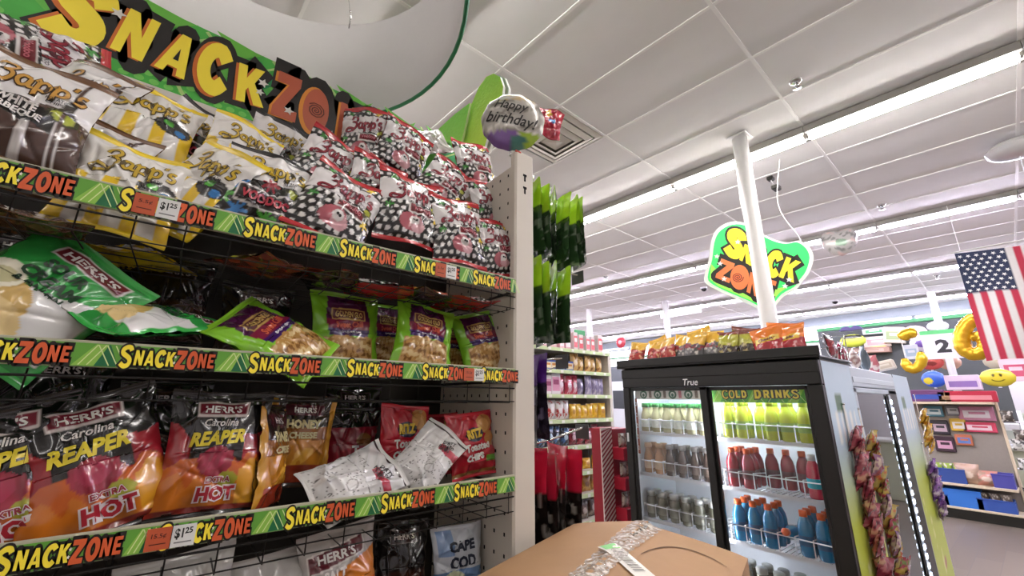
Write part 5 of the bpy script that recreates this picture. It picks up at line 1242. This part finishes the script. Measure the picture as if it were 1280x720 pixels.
m = MB(); m.flat(poly(IP), M_sgreen, fs, .002); lo = [p for p in IP if p[1] < cxm[1] - .02]; m.flat(poly(cxm + (np.array([on_sign(*q) for q in [(886, 330), (900, 345), (940, 362), (975, 362), (990, 358), (976, 368), (964, 382), (955, 386), (938, 378), (915, 368), (895, 359), (884, 350)]]) - cxm) * .95), M_slime, fs, .003); m.build('green_face', sg)
def L_(ch, quad, c, lay0):
    """letter fitted to a quad of photo corners: bottom left, bottom right, top left"""
    bl, br, tl = [np.array(on_sign(*q)) for q in quad]
    for wd, ex, cl, w in ((.60, .14, INK, .004), (.40, .04, c, .006)):
        if ch == 'O' and cl != INK: g = poly(ell(.33, .5, .47, .62, 22))
        else: g = glyph(ch, wd, ex) if cl == INK or ch not in SOLID else body(ch, wd)
        V = np.asarray(g[0]); Q = bl + np.outer(V[:, 0] / .66, br - bl) + np.outer(V[:, 1], tl - bl); lt.flat((Q, g[1]), P(cl) if cl == INK else mat('sign_' + cl[1:], cl, .4, emit=.35, var=0), fs, w + lay0)
    if ch in HOLES: V = np.asarray(HOLES[ch]); lt.flat((bl + np.outer(V[:, 0] / .66, br - bl) + np.outer(V[:, 1], tl - bl), [list(range(len(V)))]), P(INK), fs, .0075 + lay0)
lt = MB(); SY_, SO_ = '#f2e02e', '#e0703a'
for i, (ch, qd) in enumerate([('S', ((906, 313), (923, 322), (914, 287))), ('N', ((924, 325), (936, 331), (931, 305))), ('A', ((937, 332), (953, 339), (944, 308))), ('C', ((957, 340), (970, 345), (964, 315))), ('K', ((973, 346), (990, 353), (983, 321))),
                              ('Z', ((894, 347), (911, 354), (901, 323))), ('O', ((914, 356), (930, 362), (919, 332))), ('N', ((933, 365), (947, 372), (938, 340))), ('E', ((951, 374), (965, 379), (958, 348)))]): L_(ch, qd, SY_ if i < 5 else SO_, i * .0003)
oc = np.array(on_sign(922, 347)); lt.flat(spiral(oc[0], oc[1], .05, 3, .008), P('#7a2f1a'), fs, .010)
for q in ((896, 321), (900, 330), (905, 349), (922, 303), (981, 358), (986, 350)): c2 = on_sign(*q); lt.flat(star(c2[0], c2[1], .028, rot=.2), P('#f0f0ee'), fs, .011)
lt.build('lettering', sg)
for (a, b) in (((931, 279), (926, 215)), ((1000, 303), (997, 182))):
    A_ = np.array(on_sign(*a)); A3 = A_[0] * sdir + np.array([0, 0, A_[1]]); q = at(b[0], b[1], X=so[0] - .1)
    m = MB(); top = np.array([so[0] + A3[0] * .9, so[1] + A3[1] * .9, CEIL - .013]) - so; mid = (A3 + top) / 2 + np.array([0, .10 if a[0] > 950 else .01, -.02])
    m.tube(smooth_path([A3, A3 + [0, 0, .06], mid, top], 6), .004, P('#e0dedc'), 5); m.build('hanging_cord', sg)
# small black clip hanging from the ceiling by the cord
q = at(962, 216, X=4.6); t = thing('camera_bracket', 'small black bracket hanging from the ceiling right of the white pole', 'bracket', (q[0], q[1], CEIL - .0125)); m = MB(); m.bbox((-.035, -.03, -.04), (.035, .03, 0), M_black, .006); m.build('mount', t)
m = MB(); m.tube([(0, 0, -.04), (.0, -.02, -.12)], .008, P('#9a9a9a'), 6); m.build('stem', t); m = MB(); m.bbox((-.05, -.07, -.17), (.05, 0, -.12), M_black, .01); m.build('camera_body', t)

# ------------------------------------------------------------------ shelves beyond the end post
Y2, X2a, X2b = 3.0, 2.55, 3.83
g2 = thing('candy_shelving', 'candy gondola with pale green shelf edges beyond the end post', 'shelving', (X2b, Y2 + .4, 0))
M_pale = mat('pale_green_edge', '#c3d3a0', .5, var=.05)
def H(m, name, parent=None): return m.build(name, g2, (-X2b, -Y2 - .4, 0)) if parent is None else m.build(name, parent)
m = MB(); m.bbox((X2b - .02, Y2 + .02, 0), (X2b + .03, Y2 + .4, 2.16), M_steel, .004); H(m, 'end_panel')
m = MB(); m.bbox((X2a, Y2 + .37, 0), (X2b - .02, Y2 + .4, 2.16), mat('dim_back', '#8f8578', .7), .003); H(m, 'back_panel')
z2 = [2.17, 1.945, 1.70, 1.455, 1.20, .955, .745, .50, .15]
for z in z2:
    m = MB(); m.bbox((X2a, Y2 + .005, z - .02), (X2b - .02, Y2 + .37, z - .002), M_steel, .003); s = H(m, 'shelf')
    m = MB(); m.bbox((X2a, Y2 - .006, z - .038), (X2b - .02, Y2 + .004, z), M_pale, .002)
    for k in range(7): m.box((X2a + .12 + k * .17, Y2 - .0075, z - .033), (X2a + .16 + k * .17, Y2 - .006, z - .006), P('#e6e6dc'))
    m.build('shelf_edge', s)
PK = {}
def packet(kind, loc, size, cols, label, cat, group, rz=0, nm='candy_packet'):
    key = (kind, cols)
    if key not in PK:
        mb = MB()
        if kind == 'box':
            mb.bbox((-.5, -.5, 0), (.5, .5, 1), P(cols[0]), .04); mb.box((-.42, -.515, .15), (.42, -.5, .8), P(cols[1])); mb.box((-.3, -.525, .45), (.3, -.515, .68), P(cols[2]))
        else:
            S = bag_surface(1, 1, .5, 50 + len(PK), 3.0); nu, nv = 14, 16; u = np.linspace(-1, 1, nu); v = np.linspace(-1, 1, nv); U, V = np.meshgrid(u, v); n = noise2(U, V, len(PK) + 3, 4)
            A = Art(U, V, cols[0]); A.put(n > .2, cols[1]); A.put(ellm(U, V, 0, -.1, .5, .35), cols[2]); A.put(abs(V) > .88, cols[0])
            for fr in (True, False):
                F = [(j * nu + i, j * nu + i + 1, (j + 1) * nu + i + 1, (j + 1) * nu + i) for j in range(nv - 1) for i in range(nu - 1)]
                q = S(U, V, fr).reshape(-1, 3); q[:, 2] += .5; mb.add(q, F if fr else [x[::-1] for x in F], M_film, A.C.reshape(-1, 3), True)
        o = mb.build(nm); PK[key] = o.data
    else: o = link(nm, PK[key])
    o.location = loc; o.scale = size; o.rotation_euler = (0, 0, rz); tag(o, label, cat, group); return o
random.seed(9)
ORD = ['top', 'second', 'third', 'fourth', 'fifth', 'sixth', 'seventh', 'eighth']
PAL = [ # per shelf: list of (kind, colours, word, count, width, height)
 [('box', ('#d8a9b5', '#e9dfe0', '#b5283a'), 'pink boxed candy', 6, .07, .15), ('box', ('#c9bcbc', '#d9606a', '#e9e4e0'), 'pale red boxed candy', 5, .06, .16)],
 [('box', ('#2a4a9a', '#d9c9a0', '#b9742a'), 'blue tray candy', 6, .09, .08), ('bag', ('#c9a05a', '#8a5a2a', '#e0c99a'), 'tan bagged candy', 5, .09, .15)],
 [('box', ('#d9d2d6', '#c98aa5', '#8a2f5a'), 'white and pink candy box', 4, .1, .17), ('bag', ('#b5304a', '#d9a0b0', '#e8d9dc'), 'pink pouch', 3, .09, .17), ('bag', ('#8a80a0', '#b9b0c4', '#6a6080'), 'lilac pouch', 4, .09, .16)],
 [('bag', ('#d2cdca', '#b53a3a', '#e4e0dd'), 'white bag with red print', 6, .1, .15), ('bag', ('#d9a82a', '#e6c44a', '#b5801a'), 'yellow bag', 6, .09, .13)],
 [('bag', ('#2a2a3a', '#4a6a9a', '#b9c9d9'), 'dark blue bag', 5, .1, .16), ('bag', ('#7a1c2a', '#a83a48', '#d9b0b5'), 'dark red bag', 5, .1, .15)],
 [('bag', ('#8a4a5a', '#b5808a', '#d9c0c4'), 'dusky pink bag', 5, .1, .13), ('bag', ('#d9a020', '#e6bd3a', '#b57a12'), 'bright yellow bag', 4, .1, .10)],
 [('bag', ('#a8752a', '#c99a4a', '#7a4a1a'), 'golden brown bag', 8, .11, .13)],
 [('bag', ('#5a4438', '#8a7a6a', '#b9a99a'), 'brown bag', 7, .11, .16)]]
for si, items in enumerate(PAL):
    x = 2.62; tot = sum(c for *_, c, w, h in items); z = z2[si]
    for kind, cols, wd, cnt, w, h in items:
        for k in range(cnt):
            pitch = (X2b - .06 - 2.62) / tot
            packet(kind, (x + pitch / 2, Y2 + .07 + random.uniform(0, .03), z), (w * random.uniform(1.1, 1.3), .06 if kind == 'box' else .12, h * random.uniform(1.05, 1.3)), cols, '%s on the %s candy gondola shelf, %s from left' % (wd, ORD[si], ORDW[k]), 'candy', 'candy on the %s shelf beyond the post' % ORD[si], random.uniform(-.15, .15)); x += pitch
m = MB(); m.bbox((-.09, 0, 0), (.09, .01, .14), P('#2f8f52'), .003); o = m.build('shelf_card', None, (3.55, Y2 + .2, z2[0] + .14)); tag(o, 'green card standing on top of the candy gondola', 'sign'); o.location.z = z2[0]; o.scale = (1, 1, 1.9)

# striped cardboard display tower with red trays
tx, ty = 2.64, 2.2
td = thing('display_tower', 'red and white striped cardboard tower with red trays left of the cooler', 'display', (tx, ty, 0))
m = MB(); W_, Hh = .135, 1.435; m.bbox((0, 0, 0), (W_, .012, Hh), P('#d6c8c4'), .002)
fst = lambda u, v, w: np.stack([u, -w - .0004, v], 1)
k = -.3
while k < Hh:
    pts = [(0, k), (W_, k + .10), (W_, k + .118), (0, k + .018)]; pts = [(x, min(max(y, 0), Hh)) for x, y in pts]
    if pts[2][1] > pts[0][1] - .2 and pts[3][1] < Hh: m.flat(poly(pts), P('#8c1f34'), fst, 0)
    k += .036
m.build('striped_panel', td)
m = MB(); m.bbox((W_, .02, 0), (W_ + .26, .22, 1.42), P('#8f1326'), .004); m.build('core', td)
for k in range(6):
    m = MB(); z = .12 + k * .215; m.bbox((W_ + .002, -.10, z), (W_ + .26, .02, z + .09), P('#b01c34'), .003); tr_ = m.build('tray', td)
    for j in range(3):
        packet('bag', (tx + W_ + .05 + j * .08, ty - .05, z + .088), (.075, .08, .11), ('#c9bcb0', '#7a5a4a', '#e0d6ca'), 'small tan pouch in the striped tower, %s tray from bottom, %s' % (ORDW[k], ('left', 'middle', 'right')[j]), 'snack pouch', 'pouches in the striped tower', 0)
# ------------------------------------------------------------------ front of the shop, far right
def pxm(p): # metres per photo pixel at a point
    return float(np.dot(np.asarray(p) - CAM, _F)) / FPX
FX = (0, 0, math.radians(-90))   # turns a thing so its front looks back down the aisle
# flag hung upright from the ceiling
fo = at(1193, 317, X=6.8); FW, FL = .70, 1.24
fl = thing('hanging_flag', 'striped flag with white stars on navy hanging at the right edge', 'flag', fo, FX)
def cloth(u, v): # u to the right, v downward
    return np.stack([u, .022 * np.sin(u * 13 + v * 2) + .02 * np.sin(v * 5), -v + .012 * np.sin(u * 9) - .04 * np.sin(math.pi * u / FW) * (1 - v / FL) ], -1)
nu, nv = 53, 46; U, V = np.meshgrid(np.linspace(0, FW, nu), np.linspace(0, FL, nv)); A = Art(U, V, '#d8d4d6')
k = np.floor(np.clip(U / FW, 0, .9999) * 13); A.put(k % 2 == 0, '#b5304a'); A.put((U < FW * 7 / 13) & (V < FL * .40), '#2a3350')
F = [(j * nu + i, (j + 1) * nu + i, (j + 1) * nu + i + 1, j * nu + i + 1) for j in range(nv - 1) for i in range(nu - 1)]
M_cloth = mat('flag_cloth', '#ffffff', .8, attr=True, var=.05)
m = MB(); m.add(cloth(U, V).reshape(-1, 3), F, M_cloth, A.C.reshape(-1, 3), True); m.build('cloth', fl)
m = MB()
for r in range(9):
    for c in range(6 if r % 2 == 0 else 5):
        x = FW * 7 / 13 * (.09 + .165 * c + (.08 if r % 2 else 0)); y = FL * .40 * (.09 + .102 * r); s = star(x, y, .021); m.flat((s[0] * [1, 1], s[1]), P('#e4e4e6'), lambda u, v, w: cloth(u, v) - np.stack([0 * w, w, 0 * w], -1), .003)
m.build('stars', fl)
m = MB(); m.tube([(-.03, 0, .012), (FW + .05, 0, .012)], .007, P('#c8c4bc'), 8); m.build('hanging_rod', fl)
for x in (.05, FW - .05): m = MB(); m.tube([(x, 0, .015), (x, 0, CEIL - .0125 - fo[2])], .002, P('#e0dedc'), 5); m.build('cord', fl)

heart = lambda th: np.array([(lambda t: (1.0 - .42 * max(0, math.cos(t - math.pi / 2)) ** 6 + .12 * max(0, math.sin(t)) * abs(math.cos(t)) + .15 * max(0, -math.sin(t)) ** 6))(t) for t in th])
def art_heart(U, V, A): n = noise2(U, V, 41, 7); A.put(n > .35, '#8a8a88'); A.put(n < -.45, '#d8b9b5'); A.put(ellm(U, V, .05, -.3, .35, .25), '#8aa890')
p = at(1049, 300, Z=3.72); disc_balloon('heart_balloon', 'silver heart foil balloon floating against the ceiling', p, .19, .15, '#bdbab8', (0, 0, math.radians(-76)), art=art_heart, shape=heart, edge='#b5b2b0')
p = at(1272, 188, Z=3.88); disc_balloon('round_balloon', 'grey round foil balloon pressed flat against the ceiling at the right edge', (p[0], p[1], 3.90), .20, .16, '#b9b7b6', (math.radians(-90), 0, 0), edge='#b5b3b2', knob=False)
m = MB(); m.tube([(p[0], p[1], 3.82), (p[0] + .01, p[1] + .02, 3.3), (p[0], p[1] - .02, 2.7)], .004, P('#dfe3ea'), 5); o = m.build('balloon_ribbon'); tag(o, 'white ribbon hanging from the round ceiling balloon', 'ribbon')

# lane pole with its number card
p0 = at(1165, 372, X=10.0); lp = thing('lane_marker', 'white lane pole carrying a card with a black number 2', 'lane sign', (p0[0], p0[1], 0)); m = MB(); m.lathe([(.05, 1.0), (.05, p0[2] + .1)], mat('pole_white', '#e4e6e8', .3, var=0), 14); m.lathe([(.08, 1.0), (.08, 1.05)], M_white, 14); m.lathe([(.05, 0), (.05, 1.0)], M_white, 12); m.build('pole', lp)
q = at(1178, 430, X=9.9); m = MB(); a = pxm(q); w_, h_ = 36 * a, 36 * a
f = lambda u, v, w: np.stack([np.full_like(u, -.08) - w, -u, v], 1)
cy_, cz_ = q[1] - p0[1], q[2]
m.prism([(-cy_ - w_ / 2, cz_ - h_ / 2), (-cy_ + w_ / 2, cz_ - h_ / 2), (-cy_ + w_ / 2, cz_ + h_ / 2), (-cy_ - w_ / 2, cz_ + h_ / 2)], -.006, 0, P('#e6e6ea'), f); m.flat(rect(-cy_ - w_ / 2, cz_ + h_ * .36, -cy_ + w_ / 2, cz_ + h_ / 2), mat('card_green', '#5fd07a', .5), f, .001)
m.flat(fit_text('2', w_ * .36, h_ * .46, (-cy_, cz_ - .03), .05), P('#2a2a30'), f, .0015); m.build('number_card', lp)

# big golden number balloons
M_gold = mat('gold_foil', '#d9ae2a', .22, .55, var=.08, bump=.25, scale=9)
def tube_balloon(pts, X, r, label):
    o = at(*pts[0], X=X); L = [np.array([0, at(*q, X=X)[1] - o[1], at(*q, X=X)[2] - o[2]]) for q in pts]; t = thing('number_balloon', label, 'balloon', o); P3 = smooth_path(L, 5)
    n = len(P3); rr = r * np.array([min(1, .45 + 4 * min(i, n - 1 - i) / n) * (1 + .06 * math.sin(i * 2.4)) for i in range(n)]); m = MB(); m.tube(P3, rr, M_gold, 12); m.build('foil_tube', t)
    m = MB(); m.tube([P3[-1], P3[-1] + [0, 0, -.25]], .006, P('#e6e2d8'), 5); m.build('tail', t)
tube_balloon([(1234, 396), (1219, 398), (1207, 408), (1202, 422), (1205, 436), (1217, 443), (1230, 438), (1232, 427), (1224, 420), (1213, 424)], 7.5, .078, 'big golden foil number six balloon beside the flag')
tube_balloon([(1146, 416), (1134, 417), (1126, 424)], 9.0, .085, 'golden foil arc balloon left of the purple and white balloon')
tube_balloon([(1130, 448), (1135, 459), (1144, 461), (1152, 452), (1150, 440)], 9.0, .07, 'golden foil hook balloon above the rear cooler')

# printed balloons and cards of the balloon display
def rb(px, py, rx, ry, X, front, label, art=None, edge='#cfcccb'):
    p = at(px, py, X=X); a = pxm(p); o = disc_balloon('foil_balloon', label, p, rx * a, rx * a * .6, front, FX, art=art, edge=edge, n=28, group='foil balloons at the shop front'); o.scale = (1, 1, ry / rx); return o
def spot(c, x=0, y=0, rx=.5, ry=.5): return lambda U, V, A: A.put(ellm(U, V, x, y, rx, ry), c)
rb(1143, 416, 12, 9, 10.5, '#d9b9bd', 'pale pink round balloon above the golden arc', spot('#e6d0c0', 0, 0, .7, .12))
rb(1152, 429, 11, 10, 10.3, '#d6d0d8', 'white round balloon with a purple picture', spot('#5a3a8a', 0, -.1, .55, .45))
rb(1163, 453, 12, 9, 10.0, '#c2504a', 'red round balloon below the lane number card', spot('#7a2a2a', .1, -.2, .4, .3))
rb(1186, 453, 11, 9, 10.2, '#d9b09a', 'peach round balloon right of the red one', spot('#b5604a', 0, 0, .3, .4))
rb(1167, 474, 11, 10, 9.6, '#2f5fc2', 'blue balloon with a yellow spot above the gondola', spot('#e0d23a', -.45, -.2, .4, .4))
rb(1172, 408, 10, 7, 11.0, '#c9c9cc', 'small grey balloon behind the lane pole')
rb(1066, 426, 13, 8, 11.0, '#c6d24a', 'lime balloon under the purple moustache', spot('#2a2a22', 0, .6, .8, .3))
rb(1247, 472, 15, 11, 9.0, '#dccb3a', 'yellow smiling face balloon right of the gondola', lambda U, V, A: (A.put(ellm(U, V, -.2, .25, .08, .16), '#3a3410'), A.put(ellm(U, V, .2, .25, .08, .16), '#3a3410'), A.put(ellm(U, V, 0, -.1, .45, .35) & ~ellm(U, V, 0, .02, .5, .36), '#3a3410')))
rb(1245, 452, 11, 9, 10.0, '#b9b39a', 'beige balloon above the smiling face balloon')
rb(776, 428, 7, 7, 9.5, '#c2404e', 'small red round balloon left of the cooler roof', spot('#e0a0a5', 0, 0, .4, .4))
def moustache(): 
    p = at(1064, 411, X=11.0); a = pxm(p); m = MB(); m.prism([(-12 * a, -2 * a), (-9 * a, 2 * a), (-4 * a, 3.2 * a), (0, 1 * a), (4 * a, 3.2 * a), (9 * a, 2 * a), (12 * a, -2 * a), (6 * a, -1.5 * a), (0, -2.4 * a), (-6 * a, -1.5 * a)], -.05, .05, P('#35285a'), lambda u, v, w: np.stack([-w, -u, v], 1))
    o = m.build('moustache_balloon', None, p); tag(o, 'dark purple moustache shaped balloon above the lime one', 'balloon')
moustache()
def card(px, py, w, h, X, c, c2, label, cat='card', tilt=0, t=.02, nm='printed_card'):
    p = at(px, py, X=X); a = pxm(p); m = MB(); m.bbox((-w * a / 2, -t / 2, -h * a / 2), (w * a / 2, t / 2, h * a / 2), P(c), min(.01, t * .3)); m.box((-w * a * .36, -t / 2 - .002, -h * a * .3), (w * a * .36, -t / 2 - .0002, h * a * .22), P(c2)); m.box((-w * a * .2, -t / 2 - .004, -h * a * .05), (w * a * .25, -t / 2 - .0022, h * a * .12), P(c))
    o = m.build(nm, None, p, (0, math.radians(tilt), math.radians(-90))); tag(o, label, cat); return o
card(1092, 414, 22, 7, 11.27, '#cfd8cc', '#5fae72', 'pale green card high on the balloon display')
card(1096, 427, 26, 13, 11.27, '#d9cdbf', '#c9a0a0', 'pale pink card beside the lime balloon')
card(1118, 419, 20, 20, 11.22, '#cbbfae', '#8a9a6a', 'square patterned pillow balloon next to the pink balloon', 'balloon', 8, .12, 'pillow_balloon')
card(1269, 462, 24, 28, 9.6, '#dcc6cb', '#c2506a', 'card with pink lips print at the right edge')
card(1139, 440, 14, 18, 9.4, '#c9d0d8', '#9ab0c4', 'small white and blue packet over the golden hook balloon', 'packet')
card(1087, 438, 40, 7, 11.18, '#9a7a6a', '#b59a8a', 'brown shelf board below the pale cards', 'board', 2, .2)
card(1098, 436, 16, 6, 11.2, '#d9c23a', '#e6d66a', 'yellow toy on the brown board', 'toy', 0, .08)
card(1106, 457, 20, 12, 4.9, '#d2c6bc', '#b9a99a', 'flat beige carton lying on the rear cooler', 'box', -12, .06)
for i, (px, py, w, h, c, c2, lab) in enumerate([(1050, 436, 14, 18, '#8a1f3a', '#5a1426', 'dark red bag on the pale cooler roof by the rack'), (1066, 443, 18, 14, '#c9bcb8', '#8a6a6a', 'white and brown packet on the pale cooler roof'), (1078, 440, 12, 14, '#4a5560', '#7a8a94', 'grey packet on the pale cooler roof'), (1090, 450, 14, 12, '#b5606a', '#d9c4c4', 'pink packet at the end of the pale cooler roof')]):
    p = at(px, py, Y=.77); a = pxm(p); packet('bag', (p[0], .77, 1.863), (w * a, .14, max(p[2] + h * a / 2 - 1.863, .12)), (c, c2, '#d9d0ca'), lab, 'packet', 'packets on the pale cooler roof', .3 * i, 'snack_packet')

db = thing('display_board', 'dark balloon display board behind the lane marker', 'display', (11.31, 1.55, 0)); m = MB(); m.bbox((0, -1.25, .1), (.05, 1.35, 3.2), M_dark, .01); m.build('panel', db)
m = MB(); m.bbox((-.02, -1.25, 3.2), (.07, 1.35, 3.27), mat('green_band', '#3f8a55', .5), .005); m.build('top_band', db)
for y in (-1.0, 1.1): m = MB(); m.bbox((-.2, y - .04, 0), (.25, y + .04, .1), M_black, .005); m.build('foot', db)
# far gondola facing down the aisle
GXF = 9.3; gy0, gy1 = at(1272, 600, X=GXF)[1] + .02, at(1146, 600, X=GXF)[1]
fg = thing('toy_shelving', 'far toy gondola with cream shelves and blue bins', 'shelving', (GXF + .2, (gy0 + gy1) / 2, 0)); fgl = np.array([GXF + .2, (gy0 + gy1) / 2, 0])
M_cream = mat('cream_shelf', '#d9c9ac', .5, var=.04)
def fgp(m, name, parent=None): return m.build(name, fg, -fgl) if parent is None else m.build(name, parent)
m = MB(); m.bbox((GXF + .36, gy0, .1), (GXF + .40, gy1, 1.64), mat('peg_board', '#8d857b', .7, var=.06), .004)
fgp(m, 'back_panel')
m = MB(); m.bbox((GXF, gy0, 0), (GXF + .4, gy1, .14), M_black, .006); fgp(m, 'kick_plate')
m = MB(); m.bbox((GXF + .34, gy0 - .03, 0), (GXF + .43, gy0, 1.66), M_cream, .004); fgp(m, 'upright'); m = MB(); m.bbox((GXF + .34, gy1, 0), (GXF + .43, gy1 + .03, 1.66), M_cream, .004); fgp(m, 'upright')
for zz in (1.66, at(1220, 607, X=GXF)[2], .16):
    m = MB(); m.bbox((GXF, gy0, zz - .035), (GXF + .36, gy1, zz), M_cream, .004); fgp(m, 'shelf')
zmid = at(1220, 607, X=GXF)[2]
for i, (px, py, w, h, c, c2, lab) in enumerate([(1167, 514, 17, 13, '#4a7a8a', '#c9d6d6', 'teal blister card top left on the toy gondola'), (1191, 513, 13, 13, '#6a6a6e', '#b5b5b5', 'grey blister card second on the toy gondola'), (1220, 517, 31, 17, '#b57a92', '#d3ccd2', 'pink framed white board on the toy gondola'),
    (1198, 531, 14, 15, '#c9a53a', '#d9d4cc', 'yellow toy pack in the middle of the toy gondola'), (1224, 534, 29, 12, '#c2405a', '#dcc4c8', 'red and pink toy set under the framed board'), (1175, 534, 16, 17, '#2e2a30', '#b5a0a8', 'black and pink card left on the toy gondola'),
    (1181, 555, 18, 18, '#3a2630', '#c99ab0', 'lower black and pink card left on the toy gondola'), (1205, 550, 15, 13, '#b56a4a', '#5a7ab5', 'multicoloured toy pack hanging low on the toy gondola')]):
    card(px, py, w, h, GXF + .33, c, c2, lab, 'toy', 0, .03, 'blister_card')
def bin_(px, py, w, h, X, c, label, fillc=None):
    p = at(px, py, X=X); a = pxm(p); ww, hh = w * a, h * a; z0 = zmid if py < 605 else .161; hh = max(hh, p[2] + h * a / 2 - z0)
    t = thing('plastic_bin', label, 'bin', (X, p[1], z0), FX); m = MB(); k = .006; L = .26; M_ = P(c)
    m.box((-ww / 2, 0, 0), (ww / 2, k, hh), M_); m.box((-ww / 2, L, 0), (ww / 2, L + k, hh), M_); m.box((-ww / 2, k, 0), (-ww / 2 + k, L, hh), M_); m.box((ww / 2 - k, k, 0), (ww / 2, L, hh), M_); m.box((-ww / 2 + k, k, 0), (ww / 2 - k, L, k), M_); m.bbox((-ww / 2 - .006, -.008, hh - .02), (ww / 2 + .006, 0, hh), M_, .003); m.build('bin_body', t)
    if fillc:
        for j in range(3): packet('bag', (X + .12, p[1] + (j - 1) * ww * .3, z0 + .008), (ww * .3, .12, hh + .06), (fillc, '#d9cfc4', fillc), ('left ', 'middle ', 'right ')[j] + 'soft toy in the ' + label, 'toy', label + ' contents', -1.4 + j * .2, 'toy_packet')
bin_(1186, 594, 29, 16, GXF + .03, '#2f4a8f', 'blue bin on the middle shelf of the toy gondola', '#9ab84a')
bin_(1254, 600, 18, 13, GXF + .03, '#4a4a9a', 'violet blue bin at the right end of the middle shelf')
bin_(1172, 627, 20, 12, GXF + .03, '#2f4f9a', 'dark blue bin left on the lowest toy shelf', '#b9b2a8')
bin_(1205, 630, 33, 20, GXF + .03, '#2f6fc2', 'bright blue bin in the middle of the lowest toy shelf')
bin_(1247, 636, 32, 14, GXF + .03, '#2f4f9a', 'dark blue bin right on the lowest toy shelf', '#6a5a52')
for i, (px, w, h, c, lab) in enumerate([(1212, 22, 24, '#b99a84', 'tan soft toy pack on the middle toy shelf'), (1234, 20, 18, '#c98a7a', 'pinkish soft toy pack on the middle toy shelf')]):
    p = at(px, 600, X=GXF + .1); a = pxm(p); packet('bag', (GXF + .12, p[1], zmid), (w * a, .3, h * a), (c, '#a88a74', '#d9c4b0'), lab, 'toy', 'soft toys on the toy gondola', -1.57, 'toy_packet')
for i, (px, py, w, h, c, c2, lab) in enumerate([(1158, 489, 32, 14, '#6a3a6a', '#2f4a9a', 'purple and blue box on top of the toy gondola'), (1180, 491, 12, 12, '#c9a87a', '#8a6a4a', 'tan jar box on top of the toy gondola'), (1212, 491, 44, 13, '#b01f38', '#d98a90', 'long red box on top of the toy gondola'), (1203, 475, 30, 18, '#d9c6d8', '#8a6aa8', 'pale pink and lilac basket above the red box')]):
    p = at(px, py, X=GXF + .15); a = pxm(p); z = 1.661 if i < 3 else 1.661 + 14 * a
    m = MB(); m.bbox((-w * a / 2, -.1, 0), (w * a / 2, .1, h * a), P(c), .008); m.box((-w * a * .4, -.104, h * a * .2), (w * a * .4, -.1001, h * a * .6), P(c2)); o = m.build('gift_box', None, (p[0], p[1], z), FX); tag(o, lab, 'box')
clip_strip2 = [(1252, 530), (1262, 575)]
# checkout counter zone beyond
ct = thing('checkout_counter', 'pale green and white checkout counter at the right edge', 'counter', (10.4, -.15, 0)); m = MB(); m.bbox((-.3, -1.2, 0), (.3, .68, .95), P('#c9cdb4'), .01); m.build('base', ct); m = MB(); m.bbox((-.36, -1.26, .95), (.36, .74, 1.0), P('#e2e4da'), .01); m.build('worktop', ct)
for i, (y, z, w, h, c, lab) in enumerate([(.42, 1.0, .28, .34, '#e6e8e6', 'white carton on the checkout counter'), (.12, 1.0, .22, .5, '#d0d8c4', 'pale green display box on the checkout counter'), (-.2, 1.0, .26, .26, '#3a3a3e', 'dark register screen on the checkout counter')]):
    m = MB(); m.bbox((-.12, -w / 2, 0), (.12, w / 2, h), P(c), .01); m.bbox((-.124, -w * .4, h * .3), (-.12, w * .4, h * .7), P('#b9c2b4' if i < 2 else '#6a7a8a'), .001); o = m.build('counter_box', None, (10.3, y, z + .001)); tag(o, lab, 'box')
rk2 = thing('wire_spinner', 'white wire rack with dark packets right of the toy gondola', 'rack', (9.0, .22, 0)); m = MB(); m.lathe([(.02, 0), (.02, 1.55)], M_wwire, 8); m.lathe([(.2, 0), (.2, .02)], M_wwire, 14)
for zz in (.5, .8, 1.1, 1.4): m.tube([(.16 * math.cos(t), .16 * math.sin(t), zz) for t in np.linspace(0, 6.283, 14, endpoint=False)], .005, M_wwire, 5, closed=True); m.tube([(-.16, 0, zz), (.16, 0, zz)], .004, M_wwire, 5); m.tube([(0, -.16, zz), (0, .16, zz)], .004, M_wwire, 5)
m.build('frame', rk2)
for k in range(10):
    packet('bag', (9.0 - .2, .22 + .13 * math.sin(k * 2.2), .32 + .12 * k), (.12, .08, .15), [('#c9c9c4', '#3a3a3a', '#8a8a86'), ('#3a3530', '#b9b2a8', '#5a5048')][k % 2], '%s packet on the white wire rack, %s from bottom' % ('pale' if k % 2 == 0 else 'dark', ORDW[k]), 'packet', 'packets on the wire rack', -1.57, 'hanging_packet')
# low goods in front of the far left window
packet('box', (13.5, at(775, 458, X=13.5)[1], at(775, 464, X=13.5)[2] - .4), (1.0, .3, .6), ('#5a5e60', '#c9cccc', '#3a3e40'), 'grey poster stand below the far left window', 'stand', 'far posters', -1.57, 'poster_stand')
bpy.data.objects['poster_stand'].location.z = 0; bpy.data.objects['poster_stand'].scale.z = at(775, 458, X=13.5)[2]
q = at(850, 389, Z=CEIL - .12); t = thing('ceiling_banner', 'small white banner board under the far ceiling left of the hanging sign', 'sign', (q[0], q[1], q[2])); m = MB(); m.bbox((-.02, -.55, -.12), (.02, .55, .1), P('#eeeef0'), .005); m.build('board', t)
for y in (-.4, .4): m = MB(); m.tube([(0, y, .1), (0, y, CEIL - .0125 - q[2])], .004, M_white, 5); m.build('cord', t)
